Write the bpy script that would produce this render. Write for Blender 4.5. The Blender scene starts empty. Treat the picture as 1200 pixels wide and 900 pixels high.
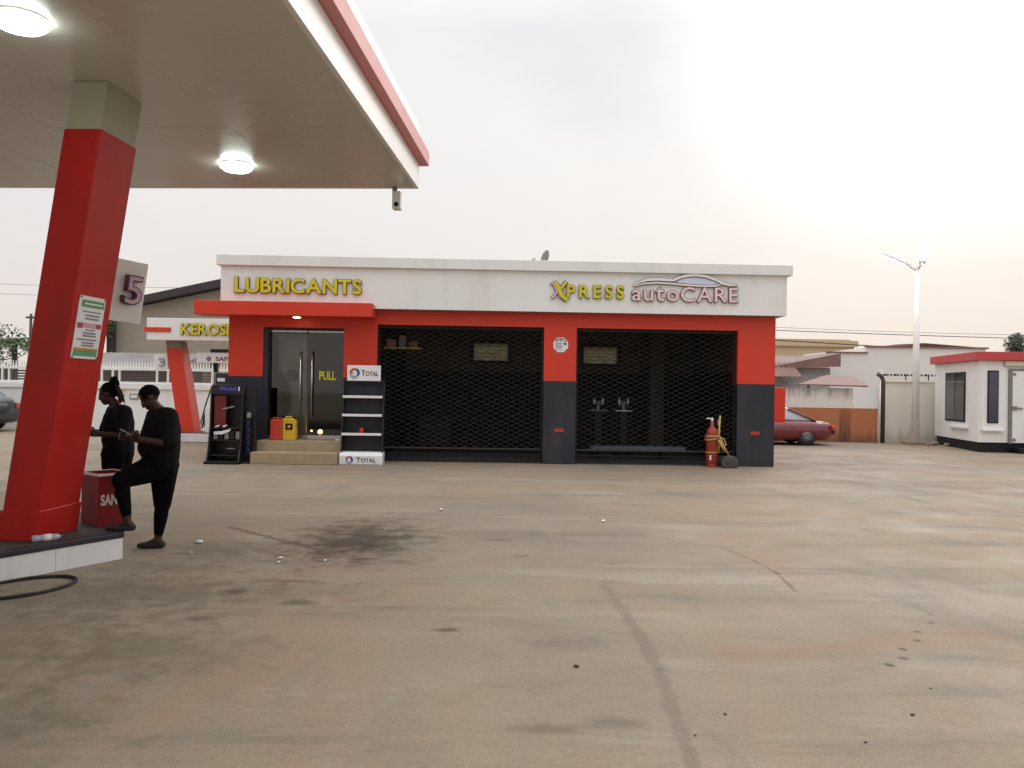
import bpy, bmesh, math, random
from mathutils import Vector, Matrix, Euler

random.seed(7)
R = math.radians
S = bpy.context.scene
C = S.collection

# ------------------------------------------------------------------ camera
EYE = 1.70
cam_d = bpy.data.cameras.new('camera')
cam_d.sensor_width = 36.0
cam_d.lens = 28.8
cam_d.clip_start = 0.05
cam_d.clip_end = 3000
cam = bpy.data.objects.new('camera', cam_d)
C.objects.link(cam)
cam.matrix_world = (Matrix.Translation((0, 0, EYE)) @ Matrix.Rotation(R(90.3), 4, 'X')
                    @ Matrix.Rotation(R(0.9), 4, 'Z'))
S.camera = cam

# ------------------------------------------------------------------ sky and sun
SUN_AZ, SUN_EL = 28.0, 25.0            # azimuth to the right of +Y, elevation
sd = Vector((math.sin(R(SUN_AZ)) * math.cos(R(SUN_EL)), math.cos(R(SUN_AZ)) * math.cos(R(SUN_EL)), math.sin(R(SUN_EL))))
W = bpy.data.worlds.new('World')
S.world = W
W.use_nodes = True
nt = W.node_tree
nt.nodes.clear()
def wn(t, **k):
    n = nt.nodes.new(t)
    for a, b in k.items():
        setattr(n, a, b)
    return n
L = nt.links.new
out = wn('ShaderNodeOutputWorld')
bg = wn('ShaderNodeBackground')
bg.inputs[1].default_value = 0.1
sky = wn('ShaderNodeTexSky', sky_type='NISHITA', sun_disc=False)
sky.sun_elevation = R(SUN_EL)
sky.sun_rotation = R(SUN_AZ)
sky.dust_density = 4.0
tc = wn('ShaderNodeTexCoord')
mp = wn('ShaderNodeMapping')
mp.inputs['Scale'].default_value = (1.0, 1.0, 2.2)
L(tc.outputs['Generated'], mp.inputs[0])
nz = wn('ShaderNodeTexNoise')
nz.inputs['Scale'].default_value = 1.7
nz.inputs['Detail'].default_value = 5.0
nz.inputs['Roughness'].default_value = 0.5
nz.inputs['Distortion'].default_value = 0.4
L(mp.outputs[0], nz.inputs['Vector'])
cr = wn('ShaderNodeValToRGB')            # cloud layer: grey undersides to bright gaps
cr.color_ramp.elements[0].position = 0.38
cr.color_ramp.elements[0].color = (6.2, 6.35, 6.75, 1)
cr.color_ramp.elements[1].position = 0.62
cr.color_ramp.elements[1].color = (7.75, 7.7, 7.7, 1)
L(nz.outputs['Fac'], cr.inputs[0])
sep = wn('ShaderNodeSeparateXYZ')
L(tc.outputs['Generated'], sep.inputs[0])
hz = wn('ShaderNodeMapRange')            # warm haze low down
hz.inputs['From Min'].default_value = 0.0
hz.inputs['From Max'].default_value = 0.30
hz.inputs['To Min'].default_value = 1.0
hz.inputs['To Max'].default_value = 0.0
L(sep.outputs['Z'], hz.inputs[0])
mh = wn('ShaderNodeMix', data_type='RGBA')
mh.inputs[7].default_value = (7.15, 6.4, 5.95, 1)
L(hz.outputs[0], mh.inputs[0])
L(cr.outputs[0], mh.inputs[6])
zen = wn('ShaderNodeMapRange')           # overcast skies brighten towards the zenith
zen.inputs['From Min'].default_value = 0.40
zen.inputs['From Max'].default_value = 1.0
zen.inputs['To Min'].default_value = 1.0
zen.inputs['To Max'].default_value = 2.8
L(sep.outputs['Z'], zen.inputs[0])
dotn = wn('ShaderNodeVectorMath', operation='DOT_PRODUCT')
nrm = wn('ShaderNodeVectorMath', operation='NORMALIZE')
L(tc.outputs['Generated'], nrm.inputs[0])
L(nrm.outputs[0], dotn.inputs[0])
dotn.inputs[1].default_value = sd
gl = wn('ShaderNodeMapRange', interpolation_type='SMOOTHSTEP')   # the veiled sun's aureole
gl.inputs['From Min'].default_value = 0.945
gl.inputs['From Max'].default_value = 1.0
gl.inputs['To Min'].default_value = 1.0
gl.inputs['To Max'].default_value = 1.35
L(dotn.outputs['Value'], gl.inputs[0])
mm = wn('ShaderNodeMath', operation='MULTIPLY')
L(zen.outputs[0], mm.inputs[0])
L(gl.outputs[0], mm.inputs[1])
sc_ = wn('ShaderNodeVectorMath', operation='SCALE')
L(mh.outputs[2], sc_.inputs[0])
L(mm.outputs[0], sc_.inputs['Scale'])
mx = wn('ShaderNodeMix', data_type='RGBA')
mx.inputs[0].default_value = 0.96          # nearly closed cloud cover
L(sky.outputs[0], mx.inputs[6])
L(sc_.outputs[0], mx.inputs[7])
L(mx.outputs[2], bg.inputs[0])
L(bg.outputs[0], out.inputs[0])

sun_d = bpy.data.lights.new('sun', 'SUN')
sun_d.energy = 0.7
sun_d.angle = R(22)
sun_d.color = (1.0, 0.95, 0.87)
sun = bpy.data.objects.new('sun', sun_d)
C.objects.link(sun)
sun.location = sd * 60
sun.rotation_euler = (-sd).to_track_quat('-Z', 'Y').to_euler()

S.view_settings.view_transform = 'Standard'
S.view_settings.look = 'None'
S.view_settings.gamma = 1.0
S.view_settings.use_curve_mapping = False
S.view_settings.exposure = 0.22
S.render.engine = 'CYCLES'
S.cycles.use_denoising = True
S.cycles.max_bounces = 5
S.cycles.sample_clamp_indirect = 4.0

# ------------------------------------------------------------------ materials
def lin(r, g, b):
    f = lambda c: c / 12.92 if c <= 0.04045 else ((c + 0.055) / 1.055) ** 2.4
    return (f(r / 255), f(g / 255), f(b / 255), 1)

MATS = {}
def mat(name, col, rough=0.5, metal=0.0, var=0.12, scale=3.0, emit=None, es=0.0, spec=0.5, bump=0.0, bscale=60, dirt=None, trans=0.0, coat=0.0):
    """Principled material with a soft procedural mottling of its colour."""
    if name in MATS:
        return MATS[name]
    m = bpy.data.materials.new(name)
    m.use_nodes = True
    t = m.node_tree
    p = t.nodes['Principled BSDF']
    col = tuple(col[:3]) + (1,)
    p.inputs['Roughness'].default_value = rough
    p.inputs['Metallic'].default_value = metal
    p.inputs['Specular IOR Level'].default_value = spec
    if coat:
        p.inputs['Coat Weight'].default_value = coat
        p.inputs['Coat Roughness'].default_value = 0.08
    if trans:
        p.inputs['Transmission Weight'].default_value = trans
    if emit:
        p.inputs['Emission Color'].default_value = tuple(emit[:3]) + (1,)
        p.inputs['Emission Strength'].default_value = es
    tc = t.nodes.new('ShaderNodeTexCoord')
    n = t.nodes.new('ShaderNodeTexNoise')
    n.inputs['Scale'].default_value = scale
    n.inputs['Detail'].default_value = 6
    n.inputs['Roughness'].default_value = 0.65
    t.links.new(tc.outputs['Object'], n.inputs['Vector'])
    r = t.nodes.new('ShaderNodeValToRGB')
    r.color_ramp.elements[0].position = 0.3
    r.color_ramp.elements[1].position = 0.7
    r.color_ramp.elements[0].color = tuple(c * (1 - var) for c in col[:3]) + (1,)
    r.color_ramp.elements[1].color = tuple(min(1, c * (1 + var * 0.6)) for c in col[:3]) + (1,)
    t.links.new(n.outputs['Fac'], r.inputs[0])
    src = r.outputs[0]
    if dirt:                                 # (colour, amount, scale) blotchy grime with its own shape
        n2 = t.nodes.new('ShaderNodeTexNoise')
        n2.inputs['Scale'].default_value = dirt[2]
        n2.inputs['Detail'].default_value = 8
        n2.inputs['Roughness'].default_value = 0.7
        mp = t.nodes.new('ShaderNodeMapping')
        mp.inputs['Scale'].default_value = (1, 1, 0.35)
        t.links.new(tc.outputs['Object'], mp.inputs[0])
        t.links.new(mp.outputs[0], n2.inputs['Vector'])
        mr = t.nodes.new('ShaderNodeMapRange')
        mr.inputs['From Min'].default_value = 0.5
        mr.inputs['From Max'].default_value = 0.75
        mr.inputs['To Max'].default_value = dirt[1]
        t.links.new(n2.outputs['Fac'], mr.inputs[0])
        x = t.nodes.new('ShaderNodeMix')
        x.data_type = 'RGBA'
        t.links.new(mr.outputs[0], x.inputs[0])
        t.links.new(src, x.inputs[6])
        x.inputs[7].default_value = tuple(dirt[0][:3]) + (1,)
        src = x.outputs[2]
    t.links.new(src, p.inputs['Base Color'])
    rm = t.nodes.new('ShaderNodeMapRange')
    rm.inputs['To Min'].default_value = max(0.02, rough - 0.08)
    rm.inputs['To Max'].default_value = min(1, rough + 0.08)
    t.links.new(n.outputs['Fac'], rm.inputs[0])
    t.links.new(rm.outputs[0], p.inputs['Roughness'])
    if bump:
        nb = t.nodes.new('ShaderNodeTexNoise')
        nb.inputs['Scale'].default_value = bscale
        nb.inputs['Detail'].default_value = 4
        t.links.new(tc.outputs['Object'], nb.inputs['Vector'])
        b = t.nodes.new('ShaderNodeBump')
        b.inputs['Strength'].default_value = bump
        b.inputs['Distance'].default_value = 0.01
        t.links.new(nb.outputs['Fac'], b.inputs['Height'])
        t.links.new(b.outputs[0], p.inputs['Normal'])
    MATS[name] = m
    return m

GRIME = (0.16, 0.13, 0.1)
M_red = mat('red_cladding', (0.64, 0.046, 0.020), 0.45, spec=0.35, var=0.06, scale=0.8, dirt=(GRIME, 0.12, 1.5))
M_redpaint = mat('red_paint', (0.46, 0.012, 0.008), 0.42, spec=0.3, var=0.10, scale=1.2, dirt=((0.16, 0.016, 0.012), 0.6, 2.2))
M_binred = mat('old_red_paint', (0.24, 0.010, 0.010), 0.5, spec=0.3, var=0.15, scale=4, dirt=((0.08, 0.01, 0.01), 0.6, 5))
M_char = mat('charcoal_cladding', (0.013, 0.016, 0.026), 0.5, var=0.15, scale=1.0, dirt=((0.16, 0.13, 0.1), 0.18, 1.6))
M_white = mat('white_cladding', (0.80, 0.795, 0.765), 0.42, var=0.04, scale=0.7, dirt=((0.45, 0.40, 0.33), 0.34, 1.1))
M_wpaint = mat('white_paint', (0.80, 0.79, 0.765), 0.55, var=0.05, scale=1.5, dirt=((0.5, 0.44, 0.36), 0.3, 1.2))
M_wplast = mat('white_plastic', (0.78, 0.78, 0.77), 0.35, var=0.03)
M_ceil = mat('canopy_sheet', (0.58, 0.555, 0.495), 0.28, var=0.04, scale=0.6, dirt=((0.42, 0.37, 0.30), 0.12, 0.5))
M_pink = mat('faded_red_strip', (0.62, 0.23, 0.23), 0.55, var=0.08, scale=1.0)
M_dark = mat('black_metal', (0.008, 0.008, 0.009), 0.55, spec=0.3, var=0.2)
M_blackp = mat('black_plastic', (0.010, 0.010, 0.012), 0.38, var=0.2)
M_rubber = mat('black_rubber', (0.018, 0.017, 0.017), 0.8, var=0.25, scale=12)
M_steel = mat('brushed_steel', (0.55, 0.54, 0.52), 0.28, metal=1.0, var=0.08, scale=14)
M_galv = mat('galvanised_steel', (0.23, 0.22, 0.20), 0.5, metal=0.4, var=0.2, scale=9)
M_grey = mat('grey_metal', (0.28, 0.27, 0.25), 0.5, var=0.12, scale=5)
M_yel = mat('yellow_letter', (0.66, 0.57, 0.012), 0.4, var=0.08, scale=5)
M_brown = mat('letter_edge', (0.085, 0.045, 0.025), 0.5)
M_pinkw = mat('pale_pink_letter', (0.80, 0.61, 0.60), 0.4, var=0.06)
M_mauve = mat('mauve_edge', (0.17, 0.055, 0.075), 0.5)
M_step = mat('cement_step', (0.37, 0.29, 0.18), 0.75, var=0.15, scale=5, bump=0.3, dirt=(GRIME, 0.4, 3))
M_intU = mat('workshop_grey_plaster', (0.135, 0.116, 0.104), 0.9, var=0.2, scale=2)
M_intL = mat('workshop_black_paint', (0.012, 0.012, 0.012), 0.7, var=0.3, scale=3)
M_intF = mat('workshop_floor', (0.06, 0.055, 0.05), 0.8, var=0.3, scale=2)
M_yplas = mat('yellow_plastic', (0.62, 0.40, 0.02), 0.38, var=0.08)
M_rplas = mat('red_plastic', (0.55, 0.045, 0.02), 0.38, var=0.1)
M_beige = mat('beige_render', (0.37, 0.315, 0.25), 0.9, var=0.10, scale=0.5, dirt=((0.2, 0.16, 0.12), 0.3, 0.6))
M_roofd = mat('dark_roof_trim', (0.055, 0.042, 0.045), 0.8, var=0.2)
M_rust = mat('brown_sheet_roof', (0.22, 0.125, 0.105), 0.75, var=0.25, scale=1.5, dirt=((0.1, 0.07, 0.06), 0.6, 1.5))
M_greyroof = mat('grey_sheet_roof', (0.24, 0.22, 0.21), 0.7, var=0.2, scale=1.0)
M_hall = mat('tan_render', (0.56, 0.43, 0.27), 0.85, var=0.08, scale=0.2)
M_bars = mat('dull_bar_steel', (0.048, 0.045, 0.04), 0.6, var=0.4, scale=9, spec=0.3)
M_capital = mat('capital_sheet', (0.36, 0.345, 0.25), 0.4, var=0.1)
M_bark = mat('bark', (0.10, 0.075, 0.055), 0.9, var=0.3, scale=8, bump=0.5)
M_leaf = mat('leaf_green', (0.06, 0.10, 0.032), 0.6, var=0.45, scale=2.5)
M_leafd = mat('leaf_dark_green', (0.038, 0.06, 0.022), 0.6, var=0.45, scale=2.0)
M_skin = mat('brown_skin', (0.046, 0.022, 0.014), 0.5, spec=0.3, var=0.12, scale=9)
M_eye = mat('eye_white', (0.20, 0.17, 0.15), 0.3)
M_hair = mat('black_hair', (0.004, 0.0035, 0.0035), 0.9, spec=0.1, var=0.3, scale=40, bump=0.6, bscale=120)
M_shirtm = mat('dark_green_grey_cloth', (0.008, 0.008, 0.0075), 0.95, spec=0.1, var=0.2, scale=8, bump=0.25, bscale=25)
M_shirtw = mat('dark_navy_cloth', (0.009, 0.0085, 0.012), 0.95, spec=0.1, var=0.2, scale=8, bump=0.25, bscale=25)
M_trous = mat('black_cloth', (0.0035, 0.003, 0.0035), 0.95, spec=0.08, var=0.25, scale=8, bump=0.25, bscale=25)
M_lampw = mat('lamp_diffuser', (0.9, 0.9, 0.9), 0.4, emit=(0.86, 1.0, 0.92), es=16.0)
M_lamps = mat('street_lamp_led', (0.9, 0.9, 0.9), 0.4, emit=(0.97, 1.0, 1.0), es=40.0)
M_lampy = mat('entrance_lamp', (0.9, 0.9, 0.85), 0.4, emit=(1.0, 0.80, 0.5), es=12.0)
M_headglow = mat('orange_bulb', (0.9, 0.6, 0.3), 0.4, emit=(1.0, 0.48, 0.12), es=14.0)  # glow that stands in for reflected car headlights
M_blue = mat('logo_blue', (0.03, 0.055, 0.26), 0.4)
M_lred = mat('logo_red', (0.62, 0.02, 0.03), 0.4)
M_lora = mat('logo_orange', (0.75, 0.22, 0.02), 0.4)
M_lbl = mat('logo_light_blue', (0.20, 0.38, 0.62), 0.4)
M_text = mat('dark_lettering', (0.07, 0.035, 0.05), 0.5)
M_wtext = mat('white_lettering', (0.75, 0.73, 0.70), 0.5)
M_btext = mat('blue_lettering', (0.09, 0.08, 0.42), 0.4)
M_green = mat('print_green', (0.10, 0.30, 0.13), 0.5)
M_ptext = mat('print_grey', (0.22, 0.21, 0.25), 0.6)
M_paper = mat('white_paper', (0.78, 0.76, 0.72), 0.7, var=0.06)
M_carr = mat('maroon_car_paint', (0.16, 0.012, 0.016), 0.28, var=0.1, coat=0.8)
M_carn = mat('navy_car_paint', (0.007, 0.008, 0.018), 0.35, var=0.1, coat=0.2)
M_glassd = mat('dark_glass', (0.02, 0.022, 0.028), 0.06, var=0.1, spec=0.8)
M_glassw = mat('pale_car_glass', (0.30, 0.32, 0.33), 0.06, var=0.1, spec=0.8)
M_tail = mat('tail_light', (0.55, 0.05, 0.03), 0.2, var=0.1)
M_hub = mat('hub_grey', (0.12, 0.12, 0.12), 0.4, metal=0.5)
M_chrome = mat('chrome', (0.75, 0.75, 0.75), 0.12, metal=1.0, var=0.05)
M_brick = mat('tan_brick', (0.40, 0.25, 0.15), 0.9, var=0.2, scale=6)
M_hose = mat('ochre_hose', (0.50, 0.33, 0.10), 0.6, var=0.2)
M_extred = mat('extinguisher_red', (0.30, 0.032, 0.018), 0.45, var=0.3, scale=6)
M_ramp = mat('blue_grey_steel', (0.10, 0.12, 0.145), 0.6, var=0.2)
M_cable = mat('cable', (0.03, 0.03, 0.03), 0.8)
M_islt = mat('island_top', (0.05, 0.042, 0.038), 0.7, var=0.3, scale=3, dirt=((0.14, 0.11, 0.08), 0.4, 3))
M_tile = mat('white_kerb_tile', (0.72, 0.71, 0.70), 0.4, var=0.05, scale=3, dirt=((0.35, 0.3, 0.24), 0.35, 4))
M_lip = mat('black_kerb_lip', (0.016, 0.014, 0.020), 0.5, var=0.25, scale=6)
M_block = mat('concrete_block', (0.33, 0.24, 0.18), 0.9, var=0.2, scale=6)

# clear and frosted panes
def pane_mat(name, tint, gloss):
    m = bpy.data.materials.new(name)
    m.use_nodes = True
    t = m.node_tree
    t.nodes.clear()
    o = t.nodes.new('ShaderNodeOutputMaterial')
    tr = t.nodes.new('ShaderNodeBsdfTransparent')
    tr.inputs[0].default_value = tint + (1,)
    g = t.nodes.new('ShaderNodeBsdfGlossy')
    g.inputs['Roughness'].default_value = 0.03
    f = t.nodes.new('ShaderNodeFresnel')
    f.inputs[0].default_value = gloss
    x = t.nodes.new('ShaderNodeMixShader')
    t.links.new(f.outputs[0], x.inputs[0])
    t.links.new(tr.outputs[0], x.inputs[1])
    t.links.new(g.outputs[0], x.inputs[2])
    t.links.new(x.outputs[0], o.inputs[0])
    return m
M_door = pane_mat('tinted_door_glass', (0.70, 0.71, 0.69), 1.62)
M_frost = bpy.data.materials.new('frosted_pane')
M_frost.use_nodes = True
_t = M_frost.node_tree
_t.nodes.clear()
_o = _t.nodes.new('ShaderNodeOutputMaterial')
_a = _t.nodes.new('ShaderNodeBsdfTranslucent')
_n = _t.nodes.new('ShaderNodeTexNoise')
_n.inputs['Scale'].default_value = 4.0
_r = _t.nodes.new('ShaderNodeValToRGB')
_r.color_ramp.elements[0].color = (0.16, 0.15, 0.115, 1)
_r.color_ramp.elements[1].color = (0.40, 0.38, 0.30, 1)
_t.links.new(_n.outputs[0], _r.inputs[0])
_t.links.new(_r.outputs[0], _a.inputs[0])
_t.links.new(_a.outputs[0], _o.inputs[0])

# stained white wall, orange wall: streaks that run down from the coping and splash marks at the foot
def stained(name, col, dark, top, h, amt, foot=None):
    m = bpy.data.materials.new(name)
    m.use_nodes = True
    t = m.node_tree
    p = t.nodes['Principled BSDF']
    p.inputs['Roughness'].default_value = 0.9
    tc = t.nodes.new('ShaderNodeTexCoord')
    mp = t.nodes.new('ShaderNodeMapping')
    mp.inputs['Scale'].default_value = (2.6, 2.6, 0.35)
    t.links.new(tc.outputs['Object'], mp.inputs[0])
    n = t.nodes.new('ShaderNodeTexNoise')
    n.inputs['Scale'].default_value = 2.2
    n.inputs['Detail'].default_value = 7
    n.inputs['Roughness'].default_value = 0.7
    t.links.new(mp.outputs[0], n.inputs[0])
    s = t.nodes.new('ShaderNodeSeparateXYZ')
    t.links.new(tc.outputs['Object'], s.inputs[0])
    mr = t.nodes.new('ShaderNodeMapRange')
    mr.inputs['From Min'].default_value = top - h
    mr.inputs['From Max'].default_value = top
    mr.inputs['To Min'].default_value = 0.0
    mr.inputs['To Max'].default_value = 0.42
    t.links.new(s.outputs['Z'], mr.inputs[0])
    fac = mr.outputs[0]
    if foot:
        m2 = t.nodes.new('ShaderNodeMapRange')
        m2.inputs['From Min'].default_value = 0.0
        m2.inputs['From Max'].default_value = foot
        m2.inputs['To Min'].default_value = 0.45
        m2.inputs['To Max'].default_value = 0.0
        t.links.new(s.outputs['Z'], m2.inputs[0])
        mxx = t.nodes.new('ShaderNodeMath')
        mxx.operation = 'MAXIMUM'
        t.links.new(mr.outputs[0], mxx.inputs[0])
        t.links.new(m2.outputs[0], mxx.inputs[1])
        fac = mxx.outputs[0]
    ad = t.nodes.new('ShaderNodeMath')
    ad.operation = 'ADD'
    t.links.new(n.outputs['Fac'], ad.inputs[0])
    t.links.new(fac, ad.inputs[1])
    m3 = t.nodes.new('ShaderNodeMapRange')
    m3.inputs['From Min'].default_value = 0.62
    m3.inputs['From Max'].default_value = 0.95
    m3.inputs['To Max'].default_value = amt
    t.links.new(ad.outputs[0], m3.inputs[0])
    x = t.nodes.new('ShaderNodeMix')
    x.data_type = 'RGBA'
    x.inputs[6].default_value = tuple(col) + (1,)
    x.inputs[7].default_value = tuple(dark) + (1,)
    t.links.new(m3.outputs[0], x.inputs[0])
    t.links.new(x.outputs[2], p.inputs['Base Color'])
    return m
M_stw = stained('streaked_white_render', (0.72, 0.67, 0.60), (0.16, 0.13, 0.11), 1.87, 0.6, 0.85)
M_sto = stained('orange_render', (0.43, 0.165, 0.075), (0.14, 0.06, 0.04), 9.0, 0.5, 0.8, foot=0.6)
M_stc = stained('cream_render', (0.76, 0.73, 0.64), (0.42, 0.34, 0.25), 9.0, 0.5, 0.6, foot=0.7)
M_sth = stained('house_white_render', (0.72, 0.69, 0.65), (0.40, 0.36, 0.33), 5.2, 1.6, 0.5)

# ------------------------------------------------------------------ ground material
M_ground = bpy.data.materials.new('forecourt_concrete')
M_ground.use_nodes = True
g = M_ground.node_tree
gp = g.nodes['Principled BSDF']
gp.inputs['Roughness'].default_value = 0.8
gp.inputs['Specular IOR Level'].default_value = 0.12
gtc = g.nodes.new('ShaderNodeTexCoord')
GC = gtc.outputs['Object']
def gnoise(scale, detail=6, rough=0.6, stretch=None, dist=0.0, rot=0.0):
    n = g.nodes.new('ShaderNodeTexNoise')
    n.inputs['Scale'].default_value = scale
    n.inputs['Detail'].default_value = detail
    n.inputs['Roughness'].default_value = rough
    n.inputs['Distortion'].default_value = dist
    if stretch:
        mp = g.nodes.new('ShaderNodeMapping')
        mp.inputs['Scale'].default_value = stretch
        mp.inputs['Rotation'].default_value = (0, 0, rot)
        g.links.new(GC, mp.inputs[0])
        g.links.new(mp.outputs[0], n.inputs['Vector'])
    else:
        g.links.new(GC, n.inputs['Vector'])
    return n.outputs['Fac']
def grange(v, a, b, lo=0.0, hi=1.0, smooth=True):
    r = g.nodes.new('ShaderNodeMapRange')
    if smooth:
        r.interpolation_type = 'SMOOTHSTEP'
    r.inputs['From Min'].default_value = a
    r.inputs['From Max'].default_value = b
    r.inputs['To Min'].default_value = lo
    r.inputs['To Max'].default_value = hi
    g.links.new(v, r.inputs[0])
    return r.outputs[0]
def gmath(op, a, b):
    n = g.nodes.new('ShaderNodeMath')
    n.operation = op
    for i, v in enumerate((a, b)):
        if isinstance(v, (int, float)):
            n.inputs[i].default_value = v
        else:
            g.links.new(v, n.inputs[i])
    return n.outputs[0]
def gvec(op, a, b=None, scale=None):
    n = g.nodes.new('ShaderNodeVectorMath')
    n.operation = op
    for i, v in enumerate((a, b)):
        if v is None:
            continue
        if isinstance(v, tuple):
            n.inputs[i].default_value = v
        else:
            g.links.new(v, n.inputs[i])
    if scale is not None:
        g.links.new(scale, n.inputs['Scale'])
    return n
gsrc = None
def gmix(fac, col):
    global gsrc
    x = g.nodes.new('ShaderNodeMix')
    x.data_type = 'RGBA'
    g.links.new(fac, x.inputs[0])
    if isinstance(gsrc, tuple):
        x.inputs[6].default_value = gsrc
    else:
        g.links.new(gsrc, x.inputs[6])
    x.inputs[7].default_value = tuple(col) + (1,)
    gsrc = x.outputs[2]
warp = gnoise(1.3, 4, 0.6)
warp2 = gnoise(4.5, 6, 0.7)
def spot(cx, cy, rx, ry, amt, soft=0.9, wob=0.9):
    d = gvec('SUBTRACT', GC, (cx, cy, 0)).outputs[0]
    d = gvec('MULTIPLY', d, (1 / rx, 1 / ry, 0)).outputs[0]
    l = gvec('LENGTH', d).outputs['Value']
    w = gmath('MULTIPLY', gmath('SUBTRACT', warp2, 0.5), wob * 2)
    l = gmath('ADD', l, w)
    return grange(l, 1.0 - soft, 1.0, amt, 0.0)
def streak(ax, ay, bx, by, w, amt, wob=0.5):
    p = gvec('SUBTRACT', GC, (ax, ay, 0)).outputs[0]
    ab = (bx - ax, by - ay, 0.0)
    q = ab[0] ** 2 + ab[1] ** 2
    h = gvec('DOT_PRODUCT', p, (ab[0] / q, ab[1] / q, 0)).outputs['Value']
    cl = g.nodes.new('ShaderNodeClamp')
    g.links.new(h, cl.inputs[0])
    c = gvec('SCALE', ab, scale=cl.outputs[0]).outputs[0]
    l = gvec('LENGTH', gvec('SUBTRACT', p, c).outputs[0]).outputs['Value']
    l = gmath('ADD', l, gmath('MULTIPLY', gmath('SUBTRACT', warp2, 0.5), w * wob * 2))
    return grange(l, w * 0.3, w, amt, 0.0)
gsrc = (0.300, 0.230, 0.160, 1)
gmix(grange(gnoise(0.16, 5, 0.6), 0.38, 0.66, 0, 0.9), (0.243, 0.206, 0.161))
gmix(grange(gnoise(0.45, 6, 0.65, dist=0.6), 0.48, 0.68, 0, 0.6), (0.340, 0.288, 0.224))
gmix(grange(gnoise(0.32, 6, 0.7, stretch=(1, 0.45, 1), rot=0.5), 0.50, 0.68, 0, 0.65), (0.303, 0.191, 0.132))
gmix(grange(gnoise(0.9, 6, 0.75, stretch=(0.35, 1.6, 1), rot=-0.25), 0.49, 0.68, 0, 0.65), (0.178, 0.151, 0.116))
gmix(grange(gnoise(0.6, 6, 0.75, stretch=(1.4, 0.5, 1), rot=0.55), 0.50, 0.70, 0, 0.6), (0.185, 0.170, 0.137))
gmix(grange(gnoise(3.0, 6, 0.75), 0.52, 0.78, 0, 0.5), (0.167, 0.141, 0.109))
gmix(grange(gnoise(0.7, 7, 0.7, stretch=(0.3, 1.3, 1), rot=0.12), 0.54, 0.68, 0, 0.55), (0.384, 0.330, 0.265))
gmix(grange(gnoise(9.0, 6, 0.8, stretch=(0.5, 1.5, 1), rot=0.1), 0.56, 0.72, 0, 0.45), (0.173, 0.148, 0.119))
gmix(grange(gnoise(130, 3, 0.9), 0.52, 0.66, 0, 0.5), (0.140, 0.116, 0.091))
gmix(grange(gnoise(26, 5, 0.85), 0.45, 0.70, 0, 0.5), (0.146, 0.123, 0.097))
gmix(grange(gnoise(70, 3, 0.8), 0.5, 0.75, 0, 0.55), (0.412, 0.362, 0.293))
# greasy, greenish-brown wear in the lane beside the pump island
for a in [(-2.9, 6.6, 1.7, 1.0, 0.55), (-3.0, 8.4, 1.1, 0.7, 0.6), (-2.3, 5.2, 1.2, 0.7, 0.5), (-1.9, 6.7, 1.3, 0.55, 0.35),
          (-2.7, 4.2, 1.0, 0.5, 0.45), (-3.0, 7.6, 0.8, 0.3, 0.5), (-3.4, 5.0, 1.6, 2.2, 0.45), (-2.4, 3.6, 0.9, 0.8, 0.3)]:
    gmix(spot(*a, soft=1.0, wob=1.3), (0.125, 0.106, 0.066))
# oil patch and its tail, small blotches
gmix(spot(-1.75, 9.15, 1.05, 2.1, 0.8, soft=1.0, wob=1.2), (0.085, 0.060, 0.041))
gmix(spot(-1.65, 8.9, 0.7, 1.25, 0.8, soft=1.0, wob=0.9), (0.052, 0.036, 0.026))
gmix(spot(-1.05, 9.3, 0.45, 0.25, 0.6, soft=1.0, wob=1.5), (0.07, 0.05, 0.04))
gmix(spot(-1.15, 7.95, 0.5, 0.2, 0.45, soft=1.0, wob=1.3), (0.10, 0.08, 0.06))
gmix(streak(-3.35, 9.75, -2.05, 8.55, 0.07, 0.6, 0.9), (0.08, 0.062, 0.045))
for a in [(-2.25, 6.7, 0.14, 0.16, 0.7), (-1.9, 7.1, 0.3, 0.12, 0.6), (-0.42, 5.75, 0.14, 0.08, 0.75), (-0.1, 9.2, 0.2, 0.12, 0.45),
          (0.12, 8.3, 0.13, 0.1, 0.4), (-2.2, 5.95, 0.2, 0.09, 0.6), (-1.6, 6.4, 0.22, 0.1, 0.55), (0.55, 4.2, 0.22, 0.15, 0.4), (0.2, 4.1, 0.3, 0.1, 0.4),
          (-0.9, 6.3, 0.3, 0.08, 0.3), (1.0, 8.0, 0.12, 0.05, 0.5)]:
    gmix(spot(*a, soft=0.9, wob=0.8), (0.075, 0.06, 0.044))
# long shallow groove stain and curved tyre marks
gmix(streak(0.83, 7.1, 0.90, 6.2, 0.065, 0.32, 1.2), (0.125, 0.108, 0.082))
gmix(streak(0.90, 6.2, 0.92, 5.0, 0.07, 0.38, 1.2), (0.12, 0.104, 0.08))
gmix(streak(0.92, 5.0, 0.82, 3.2, 0.06, 0.38, 1.2), (0.115, 0.10, 0.078))
arc = [(0.9, 9.55), (1.5, 9.6), (2.0, 9.35), (2.33, 8.9), (2.47, 8.3), (2.52, 7.7), (2.46, 7.05)]
for i in range(6):
    gmix(streak(*arc[i], *arc[i + 1], 0.030, 0.12 + 0.08 * i, 1.6), (0.09, 0.068, 0.05))
gmix(streak(-1.6, 9.55, 1.5, 9.7, 0.25, 0.3, 0.9), (0.15, 0.12, 0.085))
gmix(streak(-0.4, 6.15, 3.2, 6.4, 0.12, 0.15, 1.5), (0.36, 0.30, 0.23))
gmix(streak(1.5, 5.3, 3.4, 5.85, 0.24, 0.35, 1.6), (0.29, 0.175, 0.115))
gmix(spot(0.35, 5.5, 0.5, 0.25, 0.45, soft=1.0, wob=1.2), (0.13, 0.112, 0.09))
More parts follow.
